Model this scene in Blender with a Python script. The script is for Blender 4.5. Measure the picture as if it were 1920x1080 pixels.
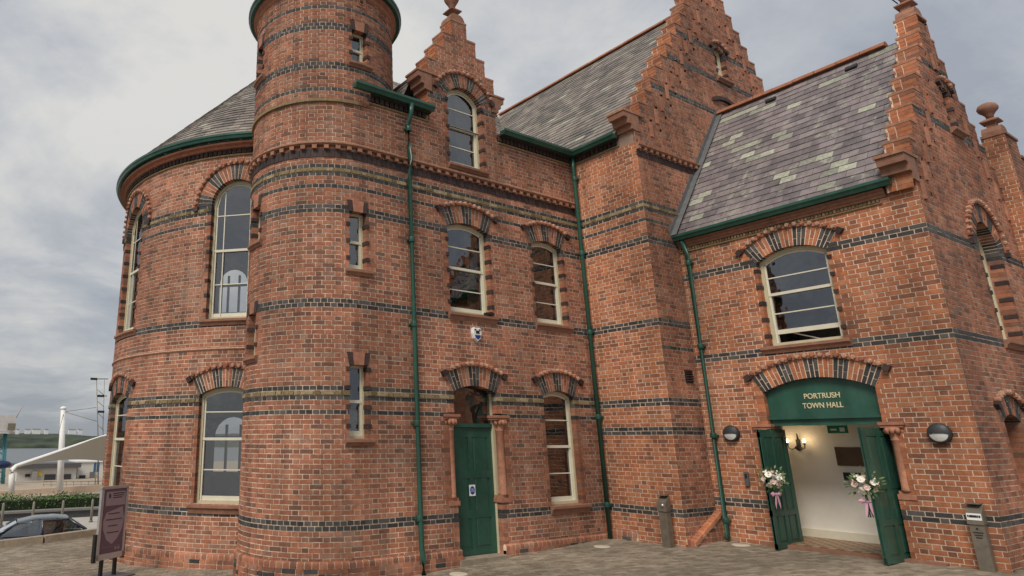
import bpy, math, random
from mathutils import Vector, Matrix, Euler
R = math.radians
rnd = random.Random(7)
for o in list(bpy.data.objects): bpy.data.objects.remove(o)
SC = bpy.context.scene
COL = SC.collection

# ------------------------------------------------------------------ camera
YAW, PIT = 1.0210207, 0.2698351
FPX, CX, CY = 1233.67, 646.54, 484.53
CZ = 2.203
FWD = Vector((math.cos(YAW)*math.cos(PIT), math.sin(YAW)*math.cos(PIT), math.sin(PIT)))
RGT = Vector((math.sin(YAW), -math.cos(YAW), 0.0))
UPV = RGT.cross(FWD)
cd = bpy.data.cameras.new('camera'); cam = bpy.data.objects.new('camera', cd); COL.objects.link(cam)
cam.matrix_world = Matrix(((RGT.x, UPV.x, -FWD.x, 0), (RGT.y, UPV.y, -FWD.y, 0), (RGT.z, UPV.z, -FWD.z, CZ), (0, 0, 0, 1)))
cd.sensor_width = 36.0; cd.lens = 36.0*FPX/1920.0
cd.shift_x = (960.0-CX)/1920.0; cd.shift_y = -(540.0-CY)/1920.0
cd.clip_start = 0.1; cd.clip_end = 6000.0
SC.camera = cam

# ------------------------------------------------------------------ world, sun, exposure
SUN_AZ, SUN_EL = R(208), R(48)
SKY_STRENGTH, CLOUD_STRENGTH, SUN_STRENGTH, EXPOSURE = 0.06, 0.335, 1.4, 0.92
W = bpy.data.worlds.new('World'); SC.world = W; W.use_nodes = True
nt = W.node_tree; nt.nodes.clear()
N = nt.nodes.new; LK = nt.links.new
wo = N('ShaderNodeOutputWorld'); mixs = N('ShaderNodeMixShader')
bg1 = N('ShaderNodeBackground'); bg2 = N('ShaderNodeBackground')
sky = N('ShaderNodeTexSky'); sky.sky_type = 'NISHITA'; sky.sun_disc = False
sky.sun_elevation = SUN_EL; sky.sun_rotation = math.pi/2 - SUN_AZ
bg1.inputs['Strength'].default_value = SKY_STRENGTH
LK(sky.outputs[0], bg1.inputs[0])
tc = N('ShaderNodeTexCoord'); sep = N('ShaderNodeSeparateXYZ'); LK(tc.outputs['Generated'], sep.inputs[0])
addz = N('ShaderNodeMath'); addz.operation = 'ADD'; addz.inputs[1].default_value = 0.22
mx = N('ShaderNodeMath'); mx.operation = 'MAXIMUM'; mx.inputs[1].default_value = 0.0
LK(sep.outputs[2], mx.inputs[0]); LK(mx.outputs[0], addz.inputs[0])
dx = N('ShaderNodeMath'); dx.operation = 'DIVIDE'; LK(sep.outputs[0], dx.inputs[0]); LK(addz.outputs[0], dx.inputs[1])
dy = N('ShaderNodeMath'); dy.operation = 'DIVIDE'; LK(sep.outputs[1], dy.inputs[0]); LK(addz.outputs[0], dy.inputs[1])
cmb = N('ShaderNodeCombineXYZ'); LK(dx.outputs[0], cmb.inputs[0]); LK(dy.outputs[0], cmb.inputs[1])
n1 = N('ShaderNodeTexNoise'); n1.inputs['Scale'].default_value = 1.05; n1.inputs['Detail'].default_value = 9; n1.inputs['Roughness'].default_value = 0.58; n1.inputs['Distortion'].default_value = 0.35
SKY_OFF = (7.58, 1.93, 0.0)
ofs = N('ShaderNodeVectorMath'); ofs.operation = 'ADD'; ofs.inputs[1].default_value = SKY_OFF
LK(cmb.outputs[0], ofs.inputs[0]); LK(ofs.outputs[0], n1.inputs['Vector'])
cr = N('ShaderNodeValToRGB'); e = cr.color_ramp.elements
e[0].position = 0.39; e[0].color = (0.60, 0.65, 0.73, 1); e[1].position = 0.615; e[1].color = (1.19, 1.17, 1.12, 1)
ne = cr.color_ramp.elements.new(0.5); ne.color = (0.83, 0.86, 0.91, 1)
LK(n1.outputs['Fac'], cr.inputs[0])
hz = N('ShaderNodeMapRange'); hz.inputs['From Min'].default_value = 0.0; hz.inputs['From Max'].default_value = 0.45
hz.inputs['To Min'].default_value = 0.80; hz.inputs['To Max'].default_value = 1.0
LK(mx.outputs[0], hz.inputs['Value'])
mulc = N('ShaderNodeVectorMath'); mulc.operation = 'SCALE'; LK(cr.outputs[0], mulc.inputs[0]); LK(hz.outputs[0], mulc.inputs['Scale'])
LK(mulc.outputs[0], bg2.inputs[0]); bg2.inputs['Strength'].default_value = CLOUD_STRENGTH
mixs.inputs[0].default_value = 0.92
LK(bg1.outputs[0], mixs.inputs[1]); LK(bg2.outputs[0], mixs.inputs[2]); LK(mixs.outputs[0], wo.inputs[0])
sl = bpy.data.lights.new('sun', 'SUN'); sl.energy = SUN_STRENGTH; sl.angle = R(22); sl.color = (1.0, 0.93, 0.83)
so = bpy.data.objects.new('sun', sl); COL.objects.link(so)
sd = Vector((math.cos(SUN_AZ)*math.cos(SUN_EL), math.sin(SUN_AZ)*math.cos(SUN_EL), math.sin(SUN_EL)))
so.rotation_euler = sd.to_track_quat('Z', 'Y').to_euler(); so.location = sd*60
vs = SC.view_settings; vs.view_transform = 'Standard'; vs.look = 'None'; vs.exposure = EXPOSURE; vs.gamma = 1.0; vs.use_curve_mapping = False
SC.render.engine = 'CYCLES'

# ------------------------------------------------------------------ pixel helpers: a pixel of the photograph to a real place
def ray(u, v): return FWD + RGT*((u-CX)/FPX) - UPV*((v-CY)/FPX)
CAM = Vector((0, 0, CZ))
def at(u, v, d):
    r = ray(u, v); return CAM + r*(d/math.hypot(r.x, r.y))
def on_x(u, v, x): r = ray(u, v); return CAM + r*(x/r.x)
def on_y(u, v, y): r = ray(u, v); return CAM + r*(y/r.y)

# ------------------------------------------------------------------ materials
def srgb(r, g, b):
    f = lambda c: (c/255/12.92) if c/255 <= 0.04045 else ((c/255+0.055)/1.055)**2.4
    return (f(r), f(g), f(b), 1)
def newmat(name):
    m = bpy.data.materials.new(name); m.use_nodes = True
    return m, m.node_tree, m.node_tree.nodes['Principled BSDF']
def ramp_mat(name, stops, rough=0.85, src='island', noise=0.25, nscale=9.0, bump=0.25, bscale=60.0, metal=0.0, spec=0.3, stain=0.0, patch=None, pscale=0.9, pamt=0.3, plo=0.55, phi=0.75):
    m, t, b = newmat(name); n = t.nodes.new; l = t.links.new
    b.inputs['Roughness'].default_value = rough; b.inputs['Metallic'].default_value = metal
    b.inputs['Specular IOR Level'].default_value = spec
    co = n('ShaderNodeTexCoord')
    geo = n('ShaderNodeNewGeometry'); oi = n('ShaderNodeObjectInfo')
    r = n('ShaderNodeValToRGB'); r.color_ramp.interpolation = 'LINEAR'
    els = r.color_ramp.elements
    while len(els) < len(stops): els.new(0.5)
    for i, (p, c) in enumerate(stops): els[i].position = p; els[i].color = c
    nz = n('ShaderNodeTexNoise'); nz.inputs['Scale'].default_value = nscale; nz.inputs['Detail'].default_value = 6; nz.inputs['Roughness'].default_value = 0.65
    l(geo.outputs['Position'], nz.inputs['Vector'])
    if src == 'island': l(geo.outputs['Random Per Island'], r.inputs[0])
    elif src == 'object': l(oi.outputs['Random'], r.inputs[0])
    else: l(nz.outputs['Fac'], r.inputs[0])
    mr = n('ShaderNodeMapRange'); mr.inputs['From Min'].default_value = 0.3; mr.inputs['From Max'].default_value = 0.7
    mr.inputs['To Min'].default_value = 1-noise; mr.inputs['To Max'].default_value = 1+noise
    l(nz.outputs['Fac'], mr.inputs['Value'])
    sc = n('ShaderNodeVectorMath'); sc.operation = 'SCALE'; l(r.outputs[0], sc.inputs[0]); l(mr.outputs[0], sc.inputs['Scale'])
    out = sc.outputs[0]
    if stain > 0:
        n2 = n('ShaderNodeTexNoise'); n2.inputs['Scale'].default_value = 0.55; n2.inputs['Detail'].default_value = 5
        l(geo.outputs['Position'], n2.inputs['Vector'])
        m2 = n('ShaderNodeMapRange'); m2.inputs['From Min'].default_value = 0.35; m2.inputs['From Max'].default_value = 0.65
        m2.inputs['To Min'].default_value = 1-stain; m2.inputs['To Max'].default_value = 1+stain
        l(n2.outputs['Fac'], m2.inputs['Value'])
        s2 = n('ShaderNodeVectorMath'); s2.operation = 'SCALE'; l(out, s2.inputs[0]); l(m2.outputs[0], s2.inputs['Scale']); out = s2.outputs[0]
    if patch:
        sv = n('ShaderNodeVectorMath'); sv.operation = 'MULTIPLY'; sv.inputs[1].default_value = (3.0, 3.0, .28); l(geo.outputs['Position'], sv.inputs[0])
        n4 = n('ShaderNodeTexNoise'); n4.inputs['Scale'].default_value = 1.0; n4.inputs['Detail'].default_value = 5; l(sv.outputs[0], n4.inputs['Vector'])
        m4 = n('ShaderNodeMapRange'); m4.inputs['From Min'].default_value = 0.38; m4.inputs['From Max'].default_value = 0.62; m4.inputs['To Min'].default_value = 0.84; m4.inputs['To Max'].default_value = 1.12
        l(n4.outputs['Fac'], m4.inputs['Value']); s4 = n('ShaderNodeVectorMath'); s4.operation = 'SCALE'; l(out, s4.inputs[0]); l(m4.outputs[0], s4.inputs['Scale']); out = s4.outputs[0]
        n3 = n('ShaderNodeTexNoise'); n3.inputs['Scale'].default_value = pscale; n3.inputs['Detail'].default_value = 7; n3.inputs['Roughness'].default_value = 0.7
        l(geo.outputs['Position'], n3.inputs['Vector'])
        m3 = n('ShaderNodeMapRange'); m3.inputs['From Min'].default_value = plo; m3.inputs['From Max'].default_value = phi; m3.inputs['To Max'].default_value = pamt
        l(n3.outputs['Fac'], m3.inputs['Value'])
        mx3 = n('ShaderNodeMix'); mx3.data_type = 'RGBA'; mx3.inputs[7].default_value = patch
        l(m3.outputs[0], mx3.inputs[0]); l(out, mx3.inputs[6]); out = mx3.outputs[2]
    l(out, b.inputs['Base Color'])
    if bump > 0:
        nb = n('ShaderNodeTexNoise'); nb.inputs['Scale'].default_value = bscale; nb.inputs['Detail'].default_value = 4
        l(geo.outputs['Position'], nb.inputs['Vector'])
        bp = n('ShaderNodeBump'); bp.inputs['Strength'].default_value = bump; bp.inputs['Distance'].default_value = 0.01
        l(nb.outputs['Fac'], bp.inputs['Height']); l(bp.outputs[0], b.inputs['Normal'])
    return m
def flat(name, c, rough=0.5, noise=0.12, nscale=6.0, bump=0.1, bscale=40, metal=0.0, spec=0.4, stain=0.0, **kw):
    return ramp_mat(name, [(0.0, c), (1.0, c)], rough, 'noise', noise, nscale, bump, bscale, metal, spec, stain, **kw)
RED = [(0.0, (0.161, 0.083, 0.057, 1)), (0.12, (0.203, 0.093, 0.062, 1)), (0.22, (0.270, 0.110, 0.066, 1)), (0.55, (0.337, 0.133, 0.076, 1)), (0.85, (0.377, 0.159, 0.093, 1)), (0.95, (0.321, 0.172, 0.116, 1)), (1.0, (0.225, 0.122, 0.088, 1))]
RED_LIT = [(0.0, (0.196, 0.088, 0.054, 1)), (0.12, (0.249, 0.103, 0.060, 1)), (0.25, (0.341, 0.126, 0.063, 1)), (0.7, (0.422, 0.156, 0.073, 1)), (0.92, (0.456, 0.189, 0.093, 1)), (1.0, (0.329, 0.163, 0.103, 1))]  # same brick as RED, brighter and warmer: sunlight put into the colour
BLACK = [(0.0, (0.036, 0.034, 0.034, 1)), (0.5, (0.056, 0.052, 0.050, 1)), (1.0, (0.105, 0.095, 0.088, 1))]
GOLD = [(0.0, (0.14, 0.105, 0.052, 1)), (0.5, (0.235, 0.175, 0.088, 1)), (1.0, (0.34, 0.27, 0.165, 1))]
TERRA = [(0.0, (0.29, 0.125, 0.08, 1)), (1.0, (0.43, 0.20, 0.125, 1))]
m_red = ramp_mat('red_brick', RED, 0.88, stain=0.24, patch=(.47, .33, .25, 1), pscale=.8, pamt=.30, plo=.54, phi=.74)
m_red_lit = ramp_mat('sunlit_red_brick', RED_LIT, 0.88, stain=0.20, patch=(.47, .33, .25, 1), pscale=.8, pamt=.30, plo=.54, phi=.74)
m_redo = ramp_mat('sunlit_red_brick_single', RED_LIT, 0.88, src='object', stain=0.20, patch=(.47, .33, .25, 1), pscale=.8, pamt=.30, plo=.54, phi=.74)  # single bricks in the lit tone, sunlight painted into the colour
m_blacko = ramp_mat('blue_black_brick_single', BLACK, 0.72, src='object', spec=0.3)
m_black = ramp_mat('blue_black_brick', BLACK, 0.72, spec=0.3)
m_gold = ramp_mat('buff_moulded_brick', GOLD, 0.85, noise=0.4, nscale=25)
m_dark = ramp_mat('dark_glazed_brick', [(0, (0.030, 0.020, 0.020, 1)), (1, (0.065, 0.04, 0.036, 1))], 0.65, spec=0.35)
m_terra = ramp_mat('terracotta_block', TERRA, 0.8, stain=0.12)
m_mortar = flat('lime_mortar', (0.66, 0.515, 0.395, 1), 0.95, 0.18, 14, 0.3, 120, stain=0.26, patch=(.34, .24, .18, 1), pscale=1.1, pamt=.6, plo=.5, phi=.72)
m_mortar_dark = flat('dark_mortar', (0.30, 0.21, 0.16, 1), 0.95, 0.18, 14, 0.3, 120)
m_stone = flat('brown_sandstone', (0.27, 0.135, 0.088, 1), 0.85, 0.22, 8, 0.25, 60, stain=0.15)
m_cope = flat('weathered_brick_coping', (0.33, 0.165, 0.105, 1), 0.9, 0.3, 12, 0.3, 60, stain=0.2)
m_palebrick = flat('pale_weathered_brick', (0.44, 0.25, 0.17, 1), 0.9, 0.35, 22, 0.3, 60)
m_green = flat('dark_green_gloss_paint', (0.025, 0.088, 0.062, 1), 0.33, 0.12, 5, 0.10, 30, stain=.12, patch=(.07, .11, .09, 1), pscale=3.5, pamt=.5, plo=.5, phi=.75)
m_greenp = flat('dark_green_door_paint', (0.024, 0.084, 0.058, 1), 0.36, 0.10, 5, 0.10, 30, stain=.12, patch=(.07, .11, .09, 1), pscale=3.5, pamt=.5, plo=.5, phi=.75)
m_cream = flat('cream_paint', (0.56, 0.50, 0.34, 1), 0.42, 0.08, 5, 0.04, 30)
m_cream2 = flat('pale_cream_paint', (0.70, 0.66, 0.53, 1), 0.42, 0.06, 5, 0.04, 30)
m_plaster = flat('cream_plaster', (0.80, 0.76, 0.68, 1), 0.8, 0.05, 3, 0.05, 60)
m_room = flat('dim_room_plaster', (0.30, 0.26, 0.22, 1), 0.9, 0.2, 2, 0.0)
m_curtain = flat('pale_curtain', (0.42, 0.38, 0.30, 1), 0.9, 0.15, 5, 0.0)
m_lead = flat('lead_flashing', (0.125, 0.128, 0.132, 1), 0.6, 0.2, 6, 0.15, 40)
m_iron = flat('black_iron', (0.018, 0.017, 0.018, 1), 0.45, 0.2, 10, 0.1)
m_steel = flat('weathered_steel', (0.22, 0.19, 0.15, 1), 0.45, 0.2, 8, 0.1, 50, metal=0.5)
m_alu = flat('aluminium', (0.55, 0.56, 0.58, 1), 0.35, 0.08, 8, 0.05, 50, metal=0.7)
m_white = flat('white_paint', (0.78, 0.78, 0.76, 1), 0.45, 0.06, 5, 0.05)
m_plaque = flat('dark_wood_plaque', (0.10, 0.052, 0.024, 1), 0.4, 0.2, 6, 0.05)
m_letter = flat('gilt_cream_lettering', (0.72, 0.62, 0.38, 1), 0.45, 0.05, 5, 0)
m_ridge = ramp_mat('terracotta_ridge_tile', [(0, (0.27, 0.105, 0.06, 1)), (1, (0.36, 0.155, 0.088, 1))], 0.85)
SLATE = [(0, (0.135, 0.118, 0.122, 1)), (0.5, (0.185, 0.157, 0.160, 1)), (1, (0.235, 0.197, 0.193, 1))]
SLATE2 = [(0, (0.150, 0.136, 0.128, 1)), (0.4, (0.215, 0.190, 0.173, 1)), (0.8, (0.275, 0.238, 0.205, 1)), (1, (0.32, 0.28, 0.235, 1))]
MOSS = [(0, (0.22, 0.215, 0.185, 1)), (0.5, (0.31, 0.315, 0.25, 1)), (1, (0.40, 0.40, 0.32, 1))]
m_slate = ramp_mat('purple_slate', SLATE, 0.62, noise=0.22, nscale=5, bump=0.3, bscale=25, stain=0.1, patch=(.36, .36, .29, 1), pscale=3.2, pamt=.75, plo=.56, phi=.66)
m_slateo = ramp_mat('purple_slate_single', SLATE, 0.62, src='object', noise=0.22, nscale=5, bump=0.3, bscale=25, stain=0.1, patch=(.36, .36, .29, 1), pscale=3.2, pamt=.75, plo=.56, phi=.66)
m_slate2 = ramp_mat('grey_brown_slate', SLATE2, 0.7, noise=0.25, nscale=4, bump=0.3, bscale=25, stain=0.2)
m_moss = ramp_mat('lichened_slate', MOSS, 0.85, noise=0.3, nscale=14, bump=0.3, bscale=25)
m_mosso = ramp_mat('lichened_slate_single', MOSS, 0.85, src='object', noise=0.3, nscale=14, bump=0.3, bscale=25)
m_paver = ramp_mat('concrete_block_paver', [(0, (0.18, 0.147, 0.108, 1)), (0.5, (0.24, 0.198, 0.147, 1)), (1, (0.30, 0.25, 0.19, 1))], 0.9, noise=0.22, nscale=7, stain=0.16)
m_pavero = ramp_mat('concrete_block_paver_single', [(0, (0.18, 0.147, 0.108, 1)), (0.5, (0.24, 0.198, 0.147, 1)), (1, (0.30, 0.25, 0.19, 1))], 0.9, src='object', noise=0.22, nscale=7, stain=0.16)
m_sand = flat('paver_joint_sand', (0.13, 0.105, 0.08, 1), 0.95, 0.2, 20, 0.2)
def glass_mat(name, tint=(0.62, 0.62, 0.60, 1)):
    m = bpy.data.materials.new(name); m.use_nodes = True; t = m.node_tree; t.nodes.clear()
    o = t.nodes.new('ShaderNodeOutputMaterial'); mix = t.nodes.new('ShaderNodeMixShader')
    tr = t.nodes.new('ShaderNodeBsdfTransparent'); tr.inputs[0].default_value = tint
    gl = t.nodes.new('ShaderNodeBsdfGlossy'); gl.inputs['Roughness'].default_value = 0.015; gl.inputs[0].default_value = (0.9, 0.92, 0.95, 1)
    fr = t.nodes.new('ShaderNodeFresnel'); fr.inputs[0].default_value = 2.5
    nz = t.nodes.new('ShaderNodeTexNoise'); nz.inputs['Scale'].default_value = 2.2
    g = t.nodes.new('ShaderNodeNewGeometry'); t.links.new(g.outputs['Position'], nz.inputs['Vector'])
    bp = t.nodes.new('ShaderNodeBump'); bp.inputs['Strength'].default_value = 0.12; bp.inputs['Distance'].default_value = 0.05
    t.links.new(nz.outputs['Fac'], bp.inputs['Height']); t.links.new(bp.outputs[0], gl.inputs['Normal'])
    t.links.new(fr.outputs[0], mix.inputs[0]); t.links.new(tr.outputs[0], mix.inputs[1]); t.links.new(gl.outputs[0], mix.inputs[2]); t.links.new(mix.outputs[0], o.inputs[0])
    return m
m_glass = glass_mat('window_glass')
def emit_mat(name, c, s):
    m = bpy.data.materials.new(name); m.use_nodes = True; t = m.node_tree; t.nodes.clear()
    o = t.nodes.new('ShaderNodeOutputMaterial'); em = t.nodes.new('ShaderNodeEmission'); em.inputs[0].default_value = c; em.inputs[1].default_value = s
    t.links.new(em.outputs[0], o.inputs[0]); return m

# ------------------------------------------------------------------ mesh builder
Z = Vector((0, 0, 1))
class MB:
    def __init__(s): s.v = []; s.f = []; s.m = []; s.sm = []
    def face(s, pts, mi=0, smooth=False):
        n = len(s.v); s.v += [tuple(p) for p in pts]; s.f.append(tuple(range(n, n+len(pts)))); s.m.append(mi); s.sm.append(smooth)
    def add(s, verts, faces, mi=0, smooth=False):
        n = len(s.v); s.v += [tuple(p) for p in verts]
        for f in faces: s.f.append(tuple(i+n for i in f)); s.m.append(mi); s.sm.append(smooth)
    def hexa(s, p, mi=0, back=False):      # p: 4 front (ccw seen from outside) + 4 back
        fs = [(0, 1, 2, 3), (1, 0, 4, 5), (2, 1, 5, 6), (3, 2, 6, 7), (0, 3, 7, 4)]
        if back: fs.append((7, 6, 5, 4))
        s.add(p, fs, mi)
    def box(s, c, h, mi=0, ax=None):       # centre, half sizes, axes
        ax = ax or (Vector((1, 0, 0)), Vector((0, 1, 0)), Z); c = Vector(c)
        P = lambda i, j, k: c + ax[0]*h[0]*i + ax[1]*h[1]*j + ax[2]*h[2]*k
        vs_ = [P(-1, -1, -1), P(1, -1, -1), P(1, 1, -1), P(-1, 1, -1), P(-1, -1, 1), P(1, -1, 1), P(1, 1, 1), P(-1, 1, 1)]
        s.add(vs_, [(3, 2, 1, 0), (4, 5, 6, 7), (0, 1, 5, 4), (1, 2, 6, 5), (2, 3, 7, 6), (3, 0, 4, 7)], mi)
    def bb(s, x0, x1, y0, y1, z0, z1, mi=0): s.box(((x0+x1)/2, (y0+y1)/2, (z0+z1)/2), ((x1-x0)/2, (y1-y0)/2, (z1-z0)/2), mi)
    def sweep(s, rings, mi=0, smooth=True, close=True, caps=True):
        n0 = len(s.v); k = len(rings[0])
        for r in rings: s.v += [tuple(p) for p in r]
        for i in range(len(rings)-1):
            for j in range(k if close else k-1):
                a = n0+i*k+j; b = n0+i*k+(j+1) % k
                s.f.append((a, b, b+k, a+k)); s.m.append(mi); s.sm.append(smooth)
        if caps:
            s.f.append(tuple(n0+j for j in reversed(range(k)))); s.m.append(mi); s.sm.append(False)
            s.f.append(tuple(n0+(len(rings)-1)*k+j for j in range(k))); s.m.append(mi); s.sm.append(False)
    def tube(s, path, r, n=8, mi=0):
        path = [Vector(p) for p in path]; rings = []
        for i, p in enumerate(path):
            d = (path[min(i+1, len(path)-1)]-path[max(i-1, 0)]).normalized()
            a = d.cross(Z); a = a.normalized() if a.length > 1e-3 else Vector((1, 0, 0)); b = d.cross(a)
            rr = r[i] if isinstance(r, (list, tuple)) else r
            rings.append([p + a*rr*math.cos(2*math.pi*j/n) + b*rr*math.sin(2*math.pi*j/n) for j in range(n)])
        s.sweep(rings, mi)
    def lathe(s, c, prof, n=16, mi=0, sq=None):
        c = Vector(c); rings = []
        for r, z in prof: rings.append([c + Vector((r*math.cos(2*math.pi*(j+.5)/n), r*math.sin(2*math.pi*(j+.5)/n), z)) for j in range(n)])
        s.sweep(rings, mi, smooth=n > 6)
    def ball(s, c, r, n=10, mi=0, sx=(1, 1, 1)):
        c = Vector(c); m = max(4, n//2+1); rings = []
        for i in range(m+1):
            t = math.pi*(i+.02)/(m+.04)-math.pi/2
            rings.append([c+Vector((sx[0]*r*math.cos(t)*math.cos(2*math.pi*j/n), sx[1]*r*math.cos(t)*math.sin(2*math.pi*j/n), sx[2]*r*math.sin(t))) for j in range(n)])
        s.sweep(rings, mi)
    def build(s, name, mats, parent=None, kind=None, smooth=None):
        me = bpy.data.meshes.new(name); me.from_pydata(s.v, [], s.f)
        if not isinstance(mats, (list, tuple)): mats = [mats]
        for m in mats: me.materials.append(m)
        me.polygons.foreach_set('material_index', s.m); me.polygons.foreach_set('use_smooth', s.sm); me.update()
        o = bpy.data.objects.new(name, me); COL.objects.link(o)
        if parent: o.parent = parent
        if kind: o['kind'] = kind
        return o
def thing(name, label, cat, group=None):
    o = bpy.data.objects.new(name, None); COL.objects.link(o); o['label'] = label; o['category'] = cat
    if group: o['group'] = group
    return o
def tag(o, label, cat, group=None):
    o['label'] = label; o['category'] = cat
    if group: o['group'] = group
    return o
def meshobj(name, me, parent=None, mat=None):
    o = bpy.data.objects.new(name, me); COL.objects.link(o)
    if parent: o.parent = parent
    return o

# ------------------------------------------------------------------ brick surfaces
C = 0.0808
def zk(k): return 0.935 + (k-12)*C           # top of course k
class Plane:
    def __init__(s, o, u, n): s.o = Vector(o); s.u = Vector(u).normalized(); s.n = Vector(n).normalized(); s.cyl = False
    def p(s, a, z, d=0.0): q = s.o + s.u*a + s.n*d; return Vector((q.x, q.y, z))
    def frame(s, a): return s.o + s.u*a, s.u, s.n
class Cyl:                                     # a = arc length, angle grows with a
    def __init__(s, cx, cy, r): s.c = (cx, cy); s.r = r; s.cyl = True
    def p(s, a, z, d=0.0):
        t = a/s.r; return Vector((s.c[0]+(s.r+d)*math.cos(t), s.c[1]+(s.r+d)*math.sin(t), z))
    def frame(s, a):
        t = a/s.r; n = Vector((math.cos(t), math.sin(t), 0)); return Vector((s.c[0], s.c[1], 0))+n*s.r, Vector((-n.y, n.x, 0)), n
MAIN_Y, WING_Y, PORCH_Y, WING_X, PORCH_X = 9.796, 8.057, 3.797, 12.503, 13.616
class Blend:                                   # main wall that curves back into the stair tower; s = x on the flat part
    def __init__(s, tx, ty, r): s.tx, s.ty, s.r = tx, ty, r; s.cyl = True
    def az(s, a): return -math.pi/2-(s.tx-a)/s.r
    def p(s, a, z, d=0.0):
        if a >= s.tx: return Vector((a, s.ty-s.r-d, z))
        t = s.az(a); return Vector((s.tx+(s.r+d)*math.cos(t), s.ty+(s.r+d)*math.sin(t), z))
    def frame(s, a):
        if a >= s.tx: return Vector((a, s.ty-s.r, 0)), Vector((1, 0, 0)), Vector((0, -1, 0))
        t = s.az(a); n = Vector((math.cos(t), math.sin(t), 0)); return Vector((s.tx, s.ty, 0))+n*s.r, Vector((-n.y, n.x, 0)), n
class Hole:
    def __init__(s, a0, a1, z0, zs, rise=0.0, ring=0.0, alpha=None, extra=None):
        s.a0, s.a1, s.z0, s.zs, s.rise, s.ring = a0, a1, z0, zs, rise, ring
        s.h = (a1-a0)/2; s.c = (a0+a1)/2; s.extra = extra
        if rise > 0:
            s.R = (s.h*s.h+rise*rise)/(2*rise); s.zc = zs+rise-s.R; s.al = math.asin(min(1, s.h/s.R))
        s.top = zs+rise
    def span(s, z):
        if s.extra and s.extra[0] <= z <= s.extra[1]: return (s.extra[2], s.extra[3])
        if z < s.z0: return None
        if z <= s.zs: return (s.a0, s.a1)
        if s.rise <= 0: return (s.a0, s.a1) if z <= s.zs else None
        Ro = s.R+s.ring; t = z-s.zc
        if t >= Ro: return None
        w = math.sqrt(Ro*Ro-t*t)
        if s.al < 1.55: w = min(w, max(t, 0)*math.tan(s.al)+.002)
        return (s.c-w, s.c+w)
def subtract(iv, holes, z):
    out = [(a, b, False, False) for a, b in iv]
    for h in holes:
        sp = h.span(z)
        if not sp: continue
        nx = []
        for a, b, l, r in out:
            if sp[1] <= a or sp[0] >= b: nx.append((a, b, l, r)); continue
            if sp[0] > a+.005: nx.append((a, sp[0], l, True))
            if sp[1] < b-.005: nx.append((sp[1], b, True, r))
        out = nx
    return out
ST, HD, J = 0.2195, 0.1005, 0.0155
SINGLES = []        # candidates for bricks built one by one: (area, verts, material)
def brickwork(surf, k0, k1, ivf, holes=(), cls=None, parent=None, zf=zk, base=0, mats=None, proud=0.0035, depth=0.19, seed=0, headers=(), curved_headers=(), single=None, ck=C, bands_out=None):
    """lays Flemish bond courses k0..k1; returns (mortar, bricks)"""
    rg = random.Random(seed); mo = MB(); br = MB(); P = ST+HD+2*J
    step = 0.22 if surf.cyl else 9.0
    for k in range(k0, k1+1):
        z1 = zf(k); z0 = z1-ck; zm = (z0+z1)/2
        iv = ivf(zm)
        out = subtract(iv, holes, zm)
        hd = k in headers
        cl = cls(k) if cls else base
        pd = proud + (bands_out.get(k, 0) if bands_out else 0)
        if k in curved_headers:
            o2 = []
            for a, b, le, re in out:
                if a < TX-.05 and b > TX+.05: o2 += [(a, TX, le, False, True), (TX, b, False, re, False)]
                else: o2.append((a, b, le, re, b <= TX+.1))
            out = o2
        else: out = [q_+(hd,) for q_ in out]
        for a, b, le, re, hd in out:
            n = max(1, int(math.ceil((b-a)/step)))
            for i in range(n):
                x0 = a+(b-a)*i/n; x1 = a+(b-a)*(i+1)/n
                mo.face([surf.p(x0, z0, -.002), surf.p(x1, z0, -.002), surf.p(x1, z1, -.002), surf.p(x0, z1, -.002)])
            if le: mo.face([surf.p(a, z0, -depth), surf.p(a, z0, -.002), surf.p(a, z1, -.002), surf.p(a, z1, -depth)])
            if re: mo.face([surf.p(b, z0, -.002), surf.p(b, z0, -depth), surf.p(b, z1, -depth), surf.p(b, z1, -.002)])
            # bricks
            if hd: per = [(HD+J*.2, HD+J+J*.2)]
            else: per = [(ST, ST+J), (HD, HD+J)]
            PP = sum(q[1] for q in per)
            off = (k % 2)*((ST+J+HD+J)/2 if not hd else PP/2)
            x = math.floor((a-off)/PP)*PP+off; i = 0
            while x < b:
                w, adv = per[i % len(per)]
                q0 = max(a, x)+(.0 if x > a else 0); q1 = min(b, x+w)
                x += adv; i += 1
                if le and q0-a < .045: q0 = a
                if re and b-q1 < .045: q1 = b
                if q1-q0 < 0.022: continue
                el = le and q0 <= a+1e-6; er = re and q1 >= b-1e-6
                if el: q0 = a-.006
                if er: q1 = b+.006
                jt = rg.uniform(-.0022, .0022); d = pd+rg.uniform(-.0018, .0022)
                za = z0+J/2+jt*.6; zb = z1-J/2+jt*.6+rg.uniform(-.001, .001)
                if el or er: za -= J*.28; zb += J*.28
                db = -depth if (el or er) else -.02
                pts = [surf.p(q0+jt*.5, za, d), surf.p(q1+jt*.5, za, d), surf.p(q1+jt*.5, zb, d), surf.p(q0+jt*.5, zb, d),
                       surf.p(q0+jt*.5, za, db), surf.p(q1+jt*.5, za, db), surf.p(q1+jt*.5, zb, db), surf.p(q0+jt*.5, zb, db)]
                if single and single((q0+q1)/2, (za+zb)/2) and not (el or er):
                    SINGLES.append((pts, cl, parent)); continue
                mi = cl
                br.hexa(pts, mi)
    mats = mats or [m_red, m_black, m_gold, m_dark, m_red_lit, m_terra]
    a = mo.build('mortar', m_mortar, parent); b = br.build('brickwork', mats, parent, 'stuff')
    return a, b
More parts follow.
